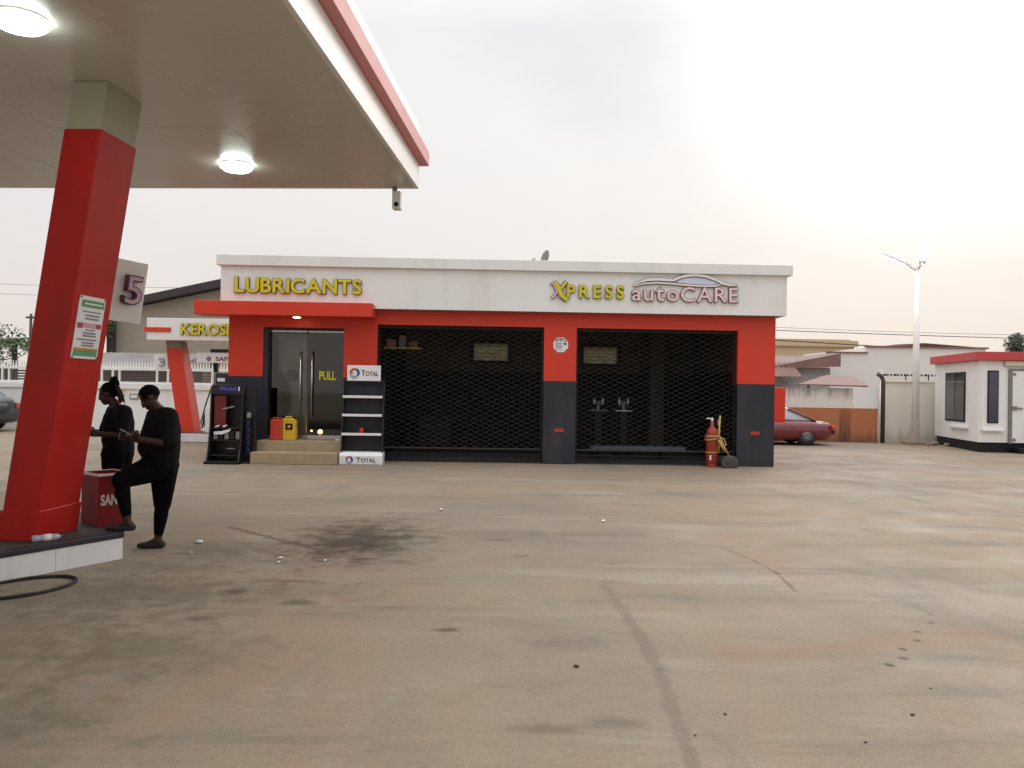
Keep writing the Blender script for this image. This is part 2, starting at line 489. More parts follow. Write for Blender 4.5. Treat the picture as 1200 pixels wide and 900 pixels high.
for k in range(7):
    t_ = (k / 7) ** 1.2
    gmix(spot(2.40 + 1.05 * t_ + 0.05 * (k % 2), 5.15 + 1.45 * t_, 0.045 - 0.02 * t_, 0.05 - 0.02 * t_, 0.75 - 0.3 * t_, soft=0.6, wob=0.6), (0.06, 0.048, 0.036))
# worn slab joints, faint
for xx in (-6.0, 6.3, 12.5):
    gmix(streak(xx, 0.0, xx + 0.3, 17.0, 0.02, 0.35, 0.4), (0.13, 0.11, 0.09))
for yy in (3.0, 11.9, 15.6):
    gmix(streak(-12.0, yy - .2, 16.0, yy + .4, 0.02, 0.22, 0.6), (0.15, 0.125, 0.10))
g.links.new(gsrc, gp.inputs['Base Color'])
gb = g.nodes.new('ShaderNodeBump')
gb.inputs['Strength'].default_value = 0.35
gb.inputs['Distance'].default_value = 0.01
g.links.new(gmath('ADD', gnoise(35, 5, 0.7), gmath('MULTIPLY', gnoise(2.0, 4, 0.6), 1.5)), gb.inputs['Height'])
g.links.new(gb.outputs[0], gp.inputs['Normal'])
g.links.new(grange(gnoise(0.8, 6, 0.7), 0.3, 0.7, 0.62, 0.92), gp.inputs['Roughness'])

# ------------------------------------------------------------------ mesh helpers
class MB:
    """collects shapes in one bmesh; build() links them as ONE mesh object"""
    def __init__(s):
        s.bm = bmesh.new()
        s.mi = 0
    def _f(s, vs, mi=None, smooth=False):
        try:
            f = s.bm.faces.new(vs)
        except ValueError:
            return None
        f.material_index = s.mi if mi is None else mi
        f.smooth = smooth
        return f
    def box(s, x0, x1, y0, y1, z0, z1, bev=0.0, M=None):
        t = bmesh.new()
        bmesh.ops.create_cube(t, size=1.0)
        for v in t.verts:
            v.co = Vector(((x0 + x1) / 2 + v.co.x * (x1 - x0), (y0 + y1) / 2 + v.co.y * (y1 - y0), (z0 + z1) / 2 + v.co.z * (z1 - z0)))
        if bev:
            bmesh.ops.bevel(t, geom=t.edges[:], offset=bev, segments=2, affect='EDGES', profile=0.5)
        s._merge(t, M)
        return s
    def _merge(s, t, M=None, smooth=None):
        if M:
            bmesh.ops.transform(t, matrix=M, verts=t.verts[:])
        mp = {}
        for v in t.verts:
            mp[v] = s.bm.verts.new(v.co)
        for f in t.faces:
            s._f([mp[v] for v in f.verts], smooth=f.smooth if smooth is None else smooth)
        t.free()
    def prism(s, pts, axis, a, b, bev=0.0):
        """extrude 2-D outline: axis 'y' -> pts are (x,z); 'z' -> (x,y); 'x' -> (y,z)"""
        t = bmesh.new()
        def P(p, c):
            return Vector((p[0], c, p[1])) if axis == 'y' else Vector((p[0], p[1], c)) if axis == 'z' else Vector((c, p[0], p[1]))
        lo = [t.verts.new(P(p, a)) for p in pts]
        hi = [t.verts.new(P(p, b)) for p in pts]
        n = len(pts)
        t.faces.new(lo)
        t.faces.new(hi[::-1])
        for i in range(n):
            t.faces.new([lo[i], hi[i], hi[(i + 1) % n], lo[(i + 1) % n]])
        bmesh.ops.recalc_face_normals(t, faces=t.faces[:])
        if bev:
            bmesh.ops.bevel(t, geom=t.edges[:], offset=bev, segments=2, affect='EDGES', profile=0.5)
        s._merge(t)
        return s
    def hexa(s, p):
        """8 points: 4 bottom, 4 top in the same order"""
        t = bmesh.new()
        v = [t.verts.new(Vector(q)) for q in p]
        for f in ((0, 1, 2, 3), (4, 5, 6, 7), (0, 1, 5, 4), (1, 2, 6, 5), (2, 3, 7, 6), (3, 0, 4, 7)):
            t.faces.new([v[i] for i in f])
        bmesh.ops.recalc_face_normals(t, faces=t.faces[:])
        s._merge(t)
        return s
    def tube(s, pts, r, n=8, closed=False, flat=None):
        pts = [Vector(p) for p in pts]
        rs = r if isinstance(r, (list, tuple)) else [r] * len(pts)
        rings = []
        up = None
        N = len(pts)
        for i, p in enumerate(pts):
            if closed:
                d = pts[(i + 1) % N] - pts[i - 1]
            else:
                d = pts[min(i + 1, N - 1)] - pts[max(i - 1, 0)]
            d.normalize()
            if up is None:
                up = Vector((0, 0, 1)) if abs(d.z) < 0.9 else Vector((0, 1, 0))
            a = d.cross(up)
            if a.length < 1e-5:
                a = d.orthogonal()
            a.normalize()
            b = a.cross(d).normalized()
            up = b
            fx, fy = flat if flat else (1, 1)
            rings.append([s.bm.verts.new(p + (a * math.cos(2 * math.pi * k / n) * fx + b * math.sin(2 * math.pi * k / n) * fy) * rs[i]) for k in range(n)])
        for i in range(N if closed else N - 1):
            A, B = rings[i], rings[(i + 1) % N]
            for k in range(n):
                s._f([A[k], A[(k + 1) % n], B[(k + 1) % n], B[k]], smooth=n > 5)
        if not closed:
            s._f(rings[0][::-1])
            s._f(rings[-1])
        return s
    def lathe(s, prof, c=(0, 0, 0), n=20, axis='z'):
        rings = []
        for r, z in prof:
            ring = []
            for k in range(n):
                a = 2 * math.pi * k / n
                q = Vector((r * math.cos(a), r * math.sin(a), z))
                if axis == 'y':
                    q = Vector((q.x, q.z, q.y))
                elif axis == 'x':
                    q = Vector((q.z, q.x, q.y))
                ring.append(s.bm.verts.new(q + Vector(c)))
            rings.append(ring)
        for i in range(len(rings) - 1):
            for k in range(n):
                s._f([rings[i][k], rings[i][(k + 1) % n], rings[i + 1][(k + 1) % n], rings[i + 1][k]], smooth=True)
        s._f(rings[0][::-1])
        s._f(rings[-1])
        return s
    def build(s, name, m, parent=None, kind=None, smooth_angle=None):
        bmesh.ops.recalc_face_normals(s.bm, faces=s.bm.faces[:])
        me = bpy.data.meshes.new(name)
        s.bm.to_mesh(me)
        s.bm.free()
        return link(name, me, m, parent, kind)

def link(name, me, m, parent=None, kind=None):
    for q in (m if isinstance(m, (list, tuple)) else [m]):
        me.materials.append(q)
    o = bpy.data.objects.new(name, me)
    C.objects.link(o)
    if parent:
        o.parent = parent
    if kind:
        o['kind'] = kind
    return o
def tag(o, label, cat, group=None):
    o['label'] = label
    o['category'] = cat
    if group:
        o['group'] = group
    return o
def thing(name, label, cat, loc=(0, 0, 0), rz=0.0, group=None):
    o = bpy.data.objects.new(name, None)
    o.empty_display_size = 0.2
    C.objects.link(o)
    o.location = loc
    o.rotation_euler = (0, 0, rz)
    return tag(o, label, cat, group)
def struct(o):
    o['kind'] = 'structure'
    return o
def place(o, loc, rz=0.0):
    o.location = loc
    o.rotation_euler = (0, 0, rz)
    return o
def copy_tree(o, parent=None):
    c = o.copy()
    C.objects.link(c)
    c.parent = parent
    for ch in [k for k in bpy.data.objects if k.parent == o]:
        copy_tree(ch, c)
    return c
def box(name, m, parent, *a, bev=0.0):
    return MB().box(*a, bev=bev).build(name, m, parent)

def glyph_mesh(txt, extrude=0.02, offset=0.0, bevel=0.0):
    cu = bpy.data.curves.new('glyph', 'FONT')
    cu.body = txt
    cu.size = 1.0
    cu.extrude = extrude
    cu.offset = offset
    cu.resolution_u = 4
    if bevel:
        cu.bevel_depth = bevel
        cu.bevel_resolution = 1
    o = bpy.data.objects.new('glyph', cu)
    C.objects.link(o)
    dg = bpy.context.evaluated_depsgraph_get()
    me = bpy.data.meshes.new_from_object(o.evaluated_get(dg))
    bpy.data.objects.remove(o)
    bpy.data.curves.remove(cu)
    return me
def bounds(me):
    xs = [v.co.x for v in me.vertices]
    ys = [v.co.y for v in me.vertices]
    return min(xs), max(xs), min(ys), max(ys)
def to_wall(me):
    """text lies in xy, front +z  ->  stands in xz, front -y"""
    for v in me.vertices:
        v.co = Vector((v.co.x, -v.co.z, v.co.y))
    me.update()
def flat_text(name, txt, m, parent, x0, x1, z0, z1, y, depth=0.003, offset=0.0, kind=None):
    """one line of print fitted in the rectangle x0..x1, z0..z1 of an xz plane facing -y"""
    me = glyph_mesh(txt, 0.01, offset)
    a, b, c, d = bounds(me)
    for v in me.vertices:
        v.co.x = x0 + (v.co.x - a) / (b - a) * (x1 - x0)
        v.co.y = z0 + (v.co.y - c) / (d - c) * (z1 - z0)
        v.co.z = v.co.z / 0.02 * depth + depth / 2
    to_wall(me)
    for v in me.vertices:
        v.co.y += y
    me.update()
    return link(name, me, m, parent, kind)
def sign_letters(txt, heights, x0, x1, z0, y, depth, mface, medge, parent, weight=0.03, rim=0.05, xs=1.05, rim_mat=None):
    """channel letters, each letter an object: dark tray (rim) with a raised face as its sub-part"""
    gl_ = []
    tot = 0
    for ch, h in zip(txt, heights):
        f = glyph_mesh(ch, 0.5, weight)
        a, b, c, d = bounds(f)
        ref = glyph_mesh('H' if not ch.islower() else ch, 0.5, weight)
        ra = bounds(ref)
        k = h / (ra[3] - max(ra[2], -0.02)) if not ch.islower() else h / (d - c)
        gl_.append((ch, k, a, b, c))
        tot += (b - a) * k * xs
    gap = (x1 - x0 - tot) / (len(txt) - 1)
    x = x0
    for ch, k, a, b, c in gl_:
        base = None
        for layer in (0, 1):
            me = glyph_mesh(ch, 0.5, weight + (rim if layer == 0 else 0.0))
            for v in me.vertices:
                v.co.x = x + (v.co.x - a) * k * xs
                v.co.y = z0 + (v.co.y - (c if ch.islower() else 0)) * k
                v.co.z = (v.co.z + 0.5) * depth if layer == 0 else depth * 0.98 + (v.co.z + 0.5) * 0.012
            to_wall(me)
            for v in me.vertices:
                v.co.y += y
            me.update()
            if layer == 0:
                base = link('letter', me, medge, parent)
            else:
                link('letter_face', me, mface, base)
        x += (b - a) * k * xs + gap

def hull_capsule(t, p, q, r1, r2, seg=10):
    p, q = Vector(p), Vector(q)
    b = bmesh.new()
    pts = []
    for c, r in ((p, r1), (q, r2)):
        s = bmesh.new()
        bmesh.ops.create_icosphere(s, subdivisions=2, radius=r)
        pts += [v.co + c for v in s.verts]
        s.free()
    vs = [b.verts.new(c) for c in pts]
    r = bmesh.ops.convex_hull(b, input=vs)
    junk = [e for e in set(r['geom_interior'] + r['geom_unused']) if isinstance(e, bmesh.types.BMVert)]
    bmesh.ops.delete(b, geom=junk, context='VERTS')
    t._merge(b, smooth=True)
def ellipsoid(t, c, rad, rot=(0, 0, 0), sub=3):
    s = bmesh.new()
    bmesh.ops.create_icosphere(s, subdivisions=sub, radius=1.0)
    t._merge(s, Matrix.Translation(c) @ Euler(rot).to_matrix().to_4x4() @ Matrix.Diagonal((*rad, 1)), smooth=True)
def fuse(t, name, m, parent, voxel=0.007, smooth=4):
    """one continuous skin round everything collected in t"""
    me = bpy.data.meshes.new(name)
    t.bm.to_mesh(me)
    t.bm.free()
    o = bpy.data.objects.new(name, me)
    C.objects.link(o)
    r = o.modifiers.new('skin', 'REMESH')
    r.mode = 'VOXEL'
    r.voxel_size = voxel
    r.use_smooth_shade = True
    if smooth:
        s = o.modifiers.new('soft', 'SMOOTH')
        s.iterations = smooth
        s.factor = 0.5
    dg = bpy.context.evaluated_depsgraph_get()
    me2 = bpy.data.meshes.new_from_object(o.evaluated_get(dg))
    bpy.data.objects.remove(o)
    for p in me2.polygons:
        p.use_smooth = True
    me2.materials.clear()
    return link(name, me2, m, parent)

# ------------------------------------------------------------------ ground
bm = MB()
bm._f([bm.bm.verts.new(v) for v in ((-400, -150, 0), (400, -150, 0), (400, 600, 0), (-400, 600, 0))])
struct(bm.build('ground', M_ground))

# =================================================================== SERVICE BUILDING
BROT = math.atan(0.024)
BO = Vector((0, 18.52, 0))
BM = Matrix.Translation(BO) @ Matrix.Rotation(BROT, 4, 'Z')
def BL(x, y, z=0.0):
    return BM @ Vector((x, y, z))

b = thing('service_building', 'low red, charcoal and white workshop building with two barred bays and a glass door', 'building', BO, BROT)
H1, H2, H3, H4, H5 = 1.88, 3.09, 3.42, 4.32, 4.55
def pillar(x0, x1, y1=0.4):
    box('pillar_base', M_char, b, x0, x1, 0.0, y1, 0.0, H1, bev=0.006)
    box('pillar_cladding', M_red, b, x0, x1, 0.0, y1, H1, H3, bev=0.004)
pillar(-6.37, -5.60)
pillar(-3.80, -3.05)
pillar(0.71, 1.45)
pillar(5.13, 5.99)
box('beam', M_red, b, -3.05, 0.71, 0.0, 0.4, H2, H3, bev=0.004)
box('beam', M_red, b, 1.45, 5.13, 0.0, 0.4, H2, H3, bev=0.004)
box('beam', M_red, b, -5.60, -3.80, 0.0, 0.4, 2.99, H3, bev=0.004)
# fascia panels with open joints
fx = [-6.48, -4.0, -1.5, 1.0, 3.5, 6.14]
for i in range(5):
    box('fascia_panel', M_white, b, fx[i] + (0.0008 if i else 0), fx[i + 1] - (0.0008 if i < 4 else 0), -0.27, -0.22, H3, H4, bev=0.0012)
for x0, x1 in ((-6.48, -6.43), (6.09, 6.14)):
    for y0, y1 in ((-0.217, 2.2), (2.204, 4.4), (4.404, 6.85)):
        box('fascia_panel', M_white, b, x0, x1, y0, y1, H3, H4, bev=0.004)
box('fascia_backing', M_grey, b, -6.42, 6.08, -0.215, -0.02, H3 + 0.03, H4 - 0.01)
box('soffit', M_grey, b, -6.42, 6.08, -0.212, -0.004, H3 - 0.004, H3 + 0.022)
box('side_soffit', M_grey, b, 5.995, 6.085, 0.0, 6.8, H3 - 0.004, H3 + 0.022)
# cornice ring
for x0, x1, y0, y1 in ((-6.56, 6.24, -0.36, 0.0), (-6.56, -6.30, 0.0, 6.9), (5.98, 6.24, 0.0, 6.9), (-6.30, 5.98, 6.7, 6.9)):
    box('cornice', M_white, b, x0, x1, y0, y1, H4, H5, bev=0.008)
box('roof_slab', M_grey, b, -6.3, 5.98, 0.0, 6.7, 4.10, 4.30)
# outer and dividing walls
box('side_wall', M_red, b, -6.36, -6.16, 0.4, 6.8, 0.0, 4.1)
box('side_wall', M_red, b, 5.78, 5.98, 0.4, 6.8, 0.0, 4.1)
box('dividing_wall', M_intL, b, -3.30, -3.10, 0.4, 6.6, 0.0, 4.1)
# back wall of the workshop with two window openings
def wall_open(z0, z1, m, wins, x0, x1, y0, y1):
    xs = x0
    for a, c, w0, w1 in wins:
        box('back_wall', m, b, xs, a, y0, y1, z0, z1)
        if w0 > z0:
            box('back_wall', m, b, a, c, y0, y1, z0, w0)
        box('back_wall', m, b, a, c, y0, y1, w1, z1)
        xs = c
    box('back_wall', m, b, xs, x1, y0, y1, z0, z1)
WIN = [(-1.03, 0.04, 2.54, 3.08), (2.34, 3.40, 2.50, 3.02)]
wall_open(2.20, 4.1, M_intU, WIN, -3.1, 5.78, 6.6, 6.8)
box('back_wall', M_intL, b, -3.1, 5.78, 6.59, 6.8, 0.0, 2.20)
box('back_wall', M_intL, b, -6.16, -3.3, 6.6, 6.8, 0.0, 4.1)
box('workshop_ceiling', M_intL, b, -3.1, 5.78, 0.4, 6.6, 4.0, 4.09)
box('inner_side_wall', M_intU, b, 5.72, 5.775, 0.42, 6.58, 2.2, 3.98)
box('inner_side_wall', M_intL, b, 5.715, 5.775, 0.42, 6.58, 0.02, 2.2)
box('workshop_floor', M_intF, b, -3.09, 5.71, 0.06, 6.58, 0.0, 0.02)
box('inner_pillar', M_intU, b, 4.15, 4.55, 5.2, 5.6, 0.02, 3.99)
for a, c, w0, w1 in WIN:
    w = box('window', M_dark, b, a - 0.07, c + 0.07, 6.52, 6.587, w0 - 0.07, w0, bev=0.005)
    box('frame', M_dark, w, a - 0.07, c + 0.07, 6.52, 6.595, w1, w1 + 0.07, bev=0.005)
    box('frame', M_dark, w, a - 0.07, a, 6.52, 6.595, w0, w1, bev=0.005)
    box('frame', M_dark, w, c, c + 0.07, 6.52, 6.595, w0, w1, bev=0.005)
    box('pane', M_frost, w, a, c, 6.70, 6.708, w0, w1)
    for k in range(1, 5):
        zz = w0 + (w1 - w0) * k / 5
        box('louvre', M_galv, w, a, c, 6.63, 6.66, zz - 0.006, zz + 0.006)
# entrance canopy over the glass door
aw = MB().box(-6.92, -3.08, -0.67, -0.274, 3.20, 3.50, bev=0.008).build('awning', M_red, b)
box('awning_soffit', M_red, aw, -6.92, -3.08, -0.272, -0.003, 3.203, 3.413, bev=0.003)
lp = MB().lathe([(0.0, 3.165), (0.05, 3.168), (0.085, 3.182), (0.085, 3.1995), (0.0, 3.1995)], (-4.76, -0.42, 0), 20).build('downlight', M_lampy, aw)
MB().tube([(-4.76 + 0.1 * math.cos(a * math.pi / 12), -0.42 + 0.1 * math.sin(a * math.pi / 12), 3.194) for a in range(24)], 0.012, 6, closed=True).build('lamp_ring', M_steel, lp)
pl = bpy.data.lights.new('entrance_light', 'SPOT')
pl.energy = 14
pl.color = (1, 0.85, 0.62)
pl.spot_size = R(130)
pl.spot_blend = 0.6
pl.shadow_soft_size = 0.08
po = bpy.data.objects.new('entrance_light', pl)
C.objects.link(po)
po.location = BL(-4.76, -0.42, 3.17)
# door
box('door_frame', M_char, b, -5.60, -5.50, 0.02, 0.30, 0.47, 2.99, bev=0.004)
box('door_frame', M_char, b, -5.50, -3.82, 0.10, 0.30, 2.94, 2.99, bev=0.003)
for s, x0, x1, hx in ((0, -5.495, -4.665, -4.79), (1, -4.645, -3.805, -4.53)):
    dl = box('door_leaf', M_door, b, x0, x1, 0.20, 0.212, 0.49, 2.935)
    for z0, z1 in ((0.475, 0.56), (2.90, 2.936)):
        box('patch_rail', M_steel, dl, x0, x1, 0.193, 0.218, z0, z1, bev=0.003)
    MB().tube([(hx, 0.13, 0.98), (hx, 0.13, 2.46)], 0.02, 12).build('handle', M_steel, dl)
    for zz in (1.15, 2.28):
        MB().tube([(hx, 0.13, zz), (hx, 0.20, zz)], 0.018, 10).build('handle_post', M_steel, dl)
flat_text('pull_lettering', 'PULL', M_yel, b, -4.38, -4.00, 1.82, 2.02, 0.198, 0.002, 0.03)
# shop interior
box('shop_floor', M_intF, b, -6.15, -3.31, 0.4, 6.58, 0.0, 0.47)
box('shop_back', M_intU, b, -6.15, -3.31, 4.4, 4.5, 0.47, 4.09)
# steps
box('step', M_step, b, -5.58, -3.74, -0.93, -0.45, 0.0, 0.25, bev=0.015)
box('step', M_step, b, -5.58, -3.74, -0.45, 0.19, 0.0, 0.47, bev=0.015)
box('step', M_step, b, -5.6, -3.8, 0.19, 0.399, 0.0, 0.469)
# small red maker's marks on the plinths
for x in (1.08, 5.55):
    mk = box('red_mark', M_lred, b, x - 0.10, x + 0.10, -0.006, 0.001, 0.73, 0.80)
    flat_text('mark_detail', '///', M_char, mk, x - 0.05, x + 0.05, 0.745, 0.785, -0.0065, 0.002)
b.children[0]['label'] = 'charcoal lower cladding of a pillar'

# safety sticker on the centre pillar
st = thing('round_sticker', 'small white eight-sided notice stuck on the red pillar between the bays', 'sticker', BL(1.09, -0.001, 2.70), BROT)
oc = lambda r: [(r * math.cos(R(22.5 + 45 * k)), r * math.sin(R(22.5 + 45 * k))) for k in range(8)]
MB().prism(oc(0.18), 'y', -0.006, 0.0).build('plate', M_wplast, st)
hd = [p for p in oc(0.165) if p[1] > 0.05]
MB().prism([(-0.15, 0.065), (-0.063, 0.15), (0.063, 0.15), (0.15, 0.065)], 'y', -0.008, -0.0062).build('header', M_ptext, st)
MB().prism([(-0.10, 0.075), (-0.03, 0.12), (0.0, 0.085), (0.05, 0.125), (0.11, 0.075)], 'y', -0.010, -0.0082).build('emblem', M_paper, st)
for k in range(4):
    MB().box(-0.12, 0.05 - 0.03 * (k % 2), -0.008, -0.0062, 0.02 - 0.035 * k, 0.038 - 0.035 * k).build('print_line', M_green if k == 0 else M_ptext, st)
MB().box(0.075, 0.13, -0.008, -0.0062, 0.0, 0.045).build('print_block', M_dark, st)
MB().box(-0.13, 0.135, -0.0072, -0.0061, -0.125, -0.118).build('print_rule', M_ptext, st)

# grilles
def grille(x0, x1, label):
    gr = thing('folding_grille', label, 'grille', BL(0, 0, 0), BROT)
    z0, z1 = 0.34, H2 - 0.08
    for xx in (x0 + 0.004, x1 - 0.054):
        box('guide_rail', M_dark, gr, xx, xx + 0.05, 0.10, 0.17, 0.0, H2 - 0.003, bev=0.004)
    box('head_rail', M_dark, gr, x0 + 0.056, x1 - 0.056, 0.10, 0.17, H2 - 0.078, H2 - 0.004, bev=0.004)
    for k, (a, c) in enumerate(((0.006, 0.05), (0.10, 0.128), (0.18, 0.205), (0.30, 0.335))):
        box('bottom_rail', M_dark if k != 3 else M_bars, gr, x0 + 0.056, x1 - 0.056, 0.105, 0.165, a, c, bev=0.004)
    lt = MB()
    a0, a1 = x0 + 0.06, x1 - 0.06
    W_, slope, step = a1 - a0, 0.46, 0.235
    rise = z1 - z0
    run = rise / slope
    for sgn in (1, -1):
        k = -int(run / step) - 1
        while k * step < W_:
            s0 = k * step                       # x (from a0) where the bar meets z0
            lo, hi = max(0.0, s0), min(W_, s0 + run)
            if hi > lo + 0.02:
                za, zb = z0 + (lo - s0) * slope, z0 + (hi - s0) * slope
                xa, xb = (a0 + lo, a0 + hi) if sgn > 0 else (a1 - lo, a1 - hi)
                yy = 0.13 + 0.006 * sgn
                xm_, zm_ = xa + (xb - xa) * 0.5, za + (zb - za) * 0.5
                lt.tube([(xa, yy, za), (xm_ + random.uniform(-.012, .012), yy, zm_ + random.uniform(-.022, .012)), (xb, yy, zb)], 0.0048 if sgn > 0 else 0.0040, 4)
            k += 1
    lt.build('lattice', M_bars, gr, kind='stuff')
    return gr
grille(-3.05, 0.71, 'black diamond lattice grille closing the workshop bay beside the glass door')
grille(1.45, 5.13, 'black diamond lattice grille closing the workshop bay behind the fire extinguisher')

# things seen through the grilles
t = thing('lift_platform', 'blue grey steel lift platform lying inside the barred bay behind the extinguisher', 'lift', BL(1.9, 0.75), BROT)
box('deck', M_ramp, t, 0, 2.25, 0, 0.5, 0.28, 0.36, bev=0.01)
box('leg', M_dark, t, 0.2, 0.5, 0.1, 0.4, 0.021, 0.28)
box('leg', M_dark, t, 1.7, 2.0, 0.1, 0.4, 0.021, 0.28)
for i, (gx, lab) in enumerate(((2.30, 'bench grinder on a stand under the small window in the barred bay'), (2.95, 'bench grinder with a pale tray beside the dark inner pillar'))):
    t = thing('bench_grinder', lab, 'grinder', BL(gx, 2.6), BROT, 'bench grinders in the workshop')
    box('stand', M_dark, t, -0.08, 0.08, -0.08, 0.08, 0.02, 1.15)
    box('foot', M_dark, t, -0.2, 0.2, -0.2, 0.2, 0.02, 0.05)
    box('tray', M_wplast if i else M_galv, t, -0.22, 0.22, -0.14, 0.14, 1.15, 1.18, bev=0.008)
    MB().lathe([(0, -0.09), (0.06, -0.09), (0.06, 0.09), (0, 0.09)], (0, 0, 1.36), 14, 'x').build('motor', M_galv, t)
    for s in (-1, 1):
        MB().lathe([(0, -0.02), (0.085, -0.02), (0.095, 0), (0.085, 0.02), (0, 0.02)], (0.11 * s, 0, 1.40), 16, 'x').build('wheel', M_wplast, t)
    box('post', M_galv, t, -0.03, 0.03, -0.03, 0.03, 1.18, 1.31)
t = thing('wall_shelf', 'shelf with a yellow edge and boxes high up inside the bay beside the door', 'shelf', BL(-3.09, 1.4, 0), BROT)
box('board', M_wplast, t, 0, 0.9, 0, 0.3, 2.62, 2.65)
box('edge_strip', M_yplas, t, 0, 0.9, -0.012, -0.001, 2.61, 2.655)
for k in range(3):
    box('bracket', M_dark, t, 0.05 + k * 0.35, 0.08 + k * 0.35, 0.02, 0.28, 2.45, 2.619)
for k, (w, h, mm_) in enumerate(((0.22, 0.2, M_brick), (0.16, 0.3, M_grey), (0.2, 0.14, M_brick))):
    tag(place(box('carton', mm_, None, -w / 2, w / 2, -0.1, 0.1, 0, h, bev=0.01), BL(-2.92 + k * 0.27, 1.55, 2.651), BROT),
        ['brown carton at the wall end of the high shelf', 'tall grey carton in the middle of the high shelf', 'low brown carton at the free end of the high shelf'][k], 'carton', 'cartons on the high workshop shelf')
t = thing('oil_bottle_strip', 'narrow upright rack of white oil bottles behind the grille edge', 'rack', BL(4.95, 0.8), BROT)
box('back', M_dark, t, -0.08, 0.08, 0.06, 0.09, 0.02, 1.1)
for k in range(4):
    sh = box('shelf', M_dark, t, -0.08, 0.08, -0.06, 0.06, 0.28 + 0.2 * k, 0.295 + 0.2 * k)
    MB().lathe([(0, 0), (0.042, 0), (0.042, 0.1), (0.018, 0.13), (0.018, 0.155), (0, 0.155)], (0, 0, 0.296 + 0.2 * k), 12).build('bottle', M_wplast, t)
t = thing('tool_cabinet', 'very dark tool cabinet at the back of the bay beside the door', 'cabinet', BL(-2.0, 4.0), BROT)
box('body', M_dark, t, -0.45, 0.45, -0.3, 0.3, 0.1, 0.95, bev=0.015)
for k in range(4):
    dr = box('drawer', M_dark, t, -0.42, 0.42, -0.315, -0.301, 0.15 + 0.19 * k, 0.32 + 0.19 * k, bev=0.004)
    box('handle', M_bars, dr, -0.2, 0.2, -0.335, -0.316, 0.26 + 0.19 * k, 0.28 + 0.19 * k)
for sx in (-0.4, 0.4):
    MB().lathe([(0, -0.02), (0.04, -0.02), (0.04, 0.02), (0, 0.02)], (sx, -0.22, 0.06), 12, 'x').build('castor', M_rubber, t)
    MB().lathe([(0, -0.02), (0.04, -0.02), (0.04, 0.02), (0, 0.02)], (sx, 0.22, 0.06), 12, 'x').build('castor', M_rubber, t)
# inside the shop
t = thing('white_display_panel', 'tall white display panel with a round emblem behind the glass door', 'display panel', BL(-5.08, 0.62, 0.47), BROT)
box('panel', M_wplast, t, -0.34, 0.34, 0, 0.06, 0.0, 2.4, bev=0.01)
MB().lathe([(0, -0.012), (0.15, -0.012), (0.15, -0.001), (0, -0.001)], (0.0, 0, 1.45), 24, 'y').build('emblem', M_grey, t)
flat_text('emblem_letter', 'S', M_ptext, t, -0.06, 0.06, 1.36, 1.54, -0.014, 0.003, 0.02)
t = thing('covered_stack', 'dark covered stack of goods just inside the glass door', 'goods', BL(-5.30, 0.42, 0.47), BROT)
e_ = MB()
for (cx, cz, rx, rz_) in ((0, 0.35, 0.22, 0.5), (0.05, 0.9, 0.19, 0.45), (-0.03, 1.25, 0.14, 0.3)):
    ellipsoid(e_, (cx, 0, cz), (rx, 0.12, rz_))
e_.box(-0.2, 0.2, -0.11, 0.11, 0.0, 0.3)
fuse(e_, 'cover', M_trous, t, 0.03, 3)
for k, (x, r, z) in enumerate(((-4.42, 0.055, 0.62), (-4.62, 0.022, 0.64))):  # glowing balls added in place of car headlights reflected in the door
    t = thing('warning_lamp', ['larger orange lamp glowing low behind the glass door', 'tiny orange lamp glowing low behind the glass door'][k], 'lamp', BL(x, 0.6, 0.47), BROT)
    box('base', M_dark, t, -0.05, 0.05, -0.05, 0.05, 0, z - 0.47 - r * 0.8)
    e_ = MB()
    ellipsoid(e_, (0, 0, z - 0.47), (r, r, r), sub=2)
    e_.build('bulb', M_headglow, t)

# sign letters
t = thing('lubricants_sign', 'yellow raised lettering LUBRICANTS on the white fascia above the glass door', 'sign', BO, BROT)
sign_letters('LUBRICANTS', [0.335] + [0.32] * 9, -6.16, -3.37, 3.735, -0.272, 0.05, M_yel, M_brown, t, weight=0.022, rim=0.022)
t = thing('xpress_sign', 'yellow raised lettering XPRESS with a two-coloured X on the white fascia', 'sign', BO, BROT)
sign_letters('PRESS', [0.285] * 5, 1.185, 2.46, 3.745, -0.272, 0.05, M_yel, M_brown, t, weight=0.022, rim=0.022, xs=1.0)
def ribbon(pts, w, y0, y1, name, m, parent):
    t_ = MB()
    n = len(pts)
    ws = w if isinstance(w, (list, tuple)) else [w] * n
    up, dn = [], []
    for i in range(n):
        a = Vector(pts[max(0, i - 1)])
        c = Vector(pts[min(n - 1, i + 1)])
        d = (c - a).normalized()
        q = Vector((-d.y, d.x))
        p = Vector(pts[i])
        up.append(p + q * ws[i] / 2)
        dn.append(p - q * ws[i] / 2)
    for i in range(n - 1):
        t_.hexa([(dn[i].x, y0, dn[i].y), (dn[i + 1].x, y0, dn[i + 1].y), (dn[i + 1].x, y1, dn[i + 1].y), (dn[i].x, y1, dn[i].y),
                 (up[i].x, y0, up[i].y), (up[i + 1].x, y0, up[i + 1].y), (up[i + 1].x, y1, up[i + 1].y), (up[i].x, y1, up[i].y)])
    bmesh.ops.remove_doubles(t_.bm, verts=t_.bm.verts[:], dist=0.0005)
    return t_.build(name, m, parent)
def two(pts, w, ys, mface, medge, parent, rim=0.03):
    o = ribbon(pts, (w + rim) if not isinstance(w, list) else [k + rim for k in w], -0.272 - ys, -0.272, 'letter', medge, parent)
    ribbon(pts, w, -0.272 - ys - 0.012, -0.2725 - ys, 'letter_face', mface, o)
two([(0.83, 4.07), (0.90, 4.02), (0.93, 3.93), (0.99, 3.84), (1.04, 3.74)], 0.035, 0.046, M_pinkw, M_mauve, t)
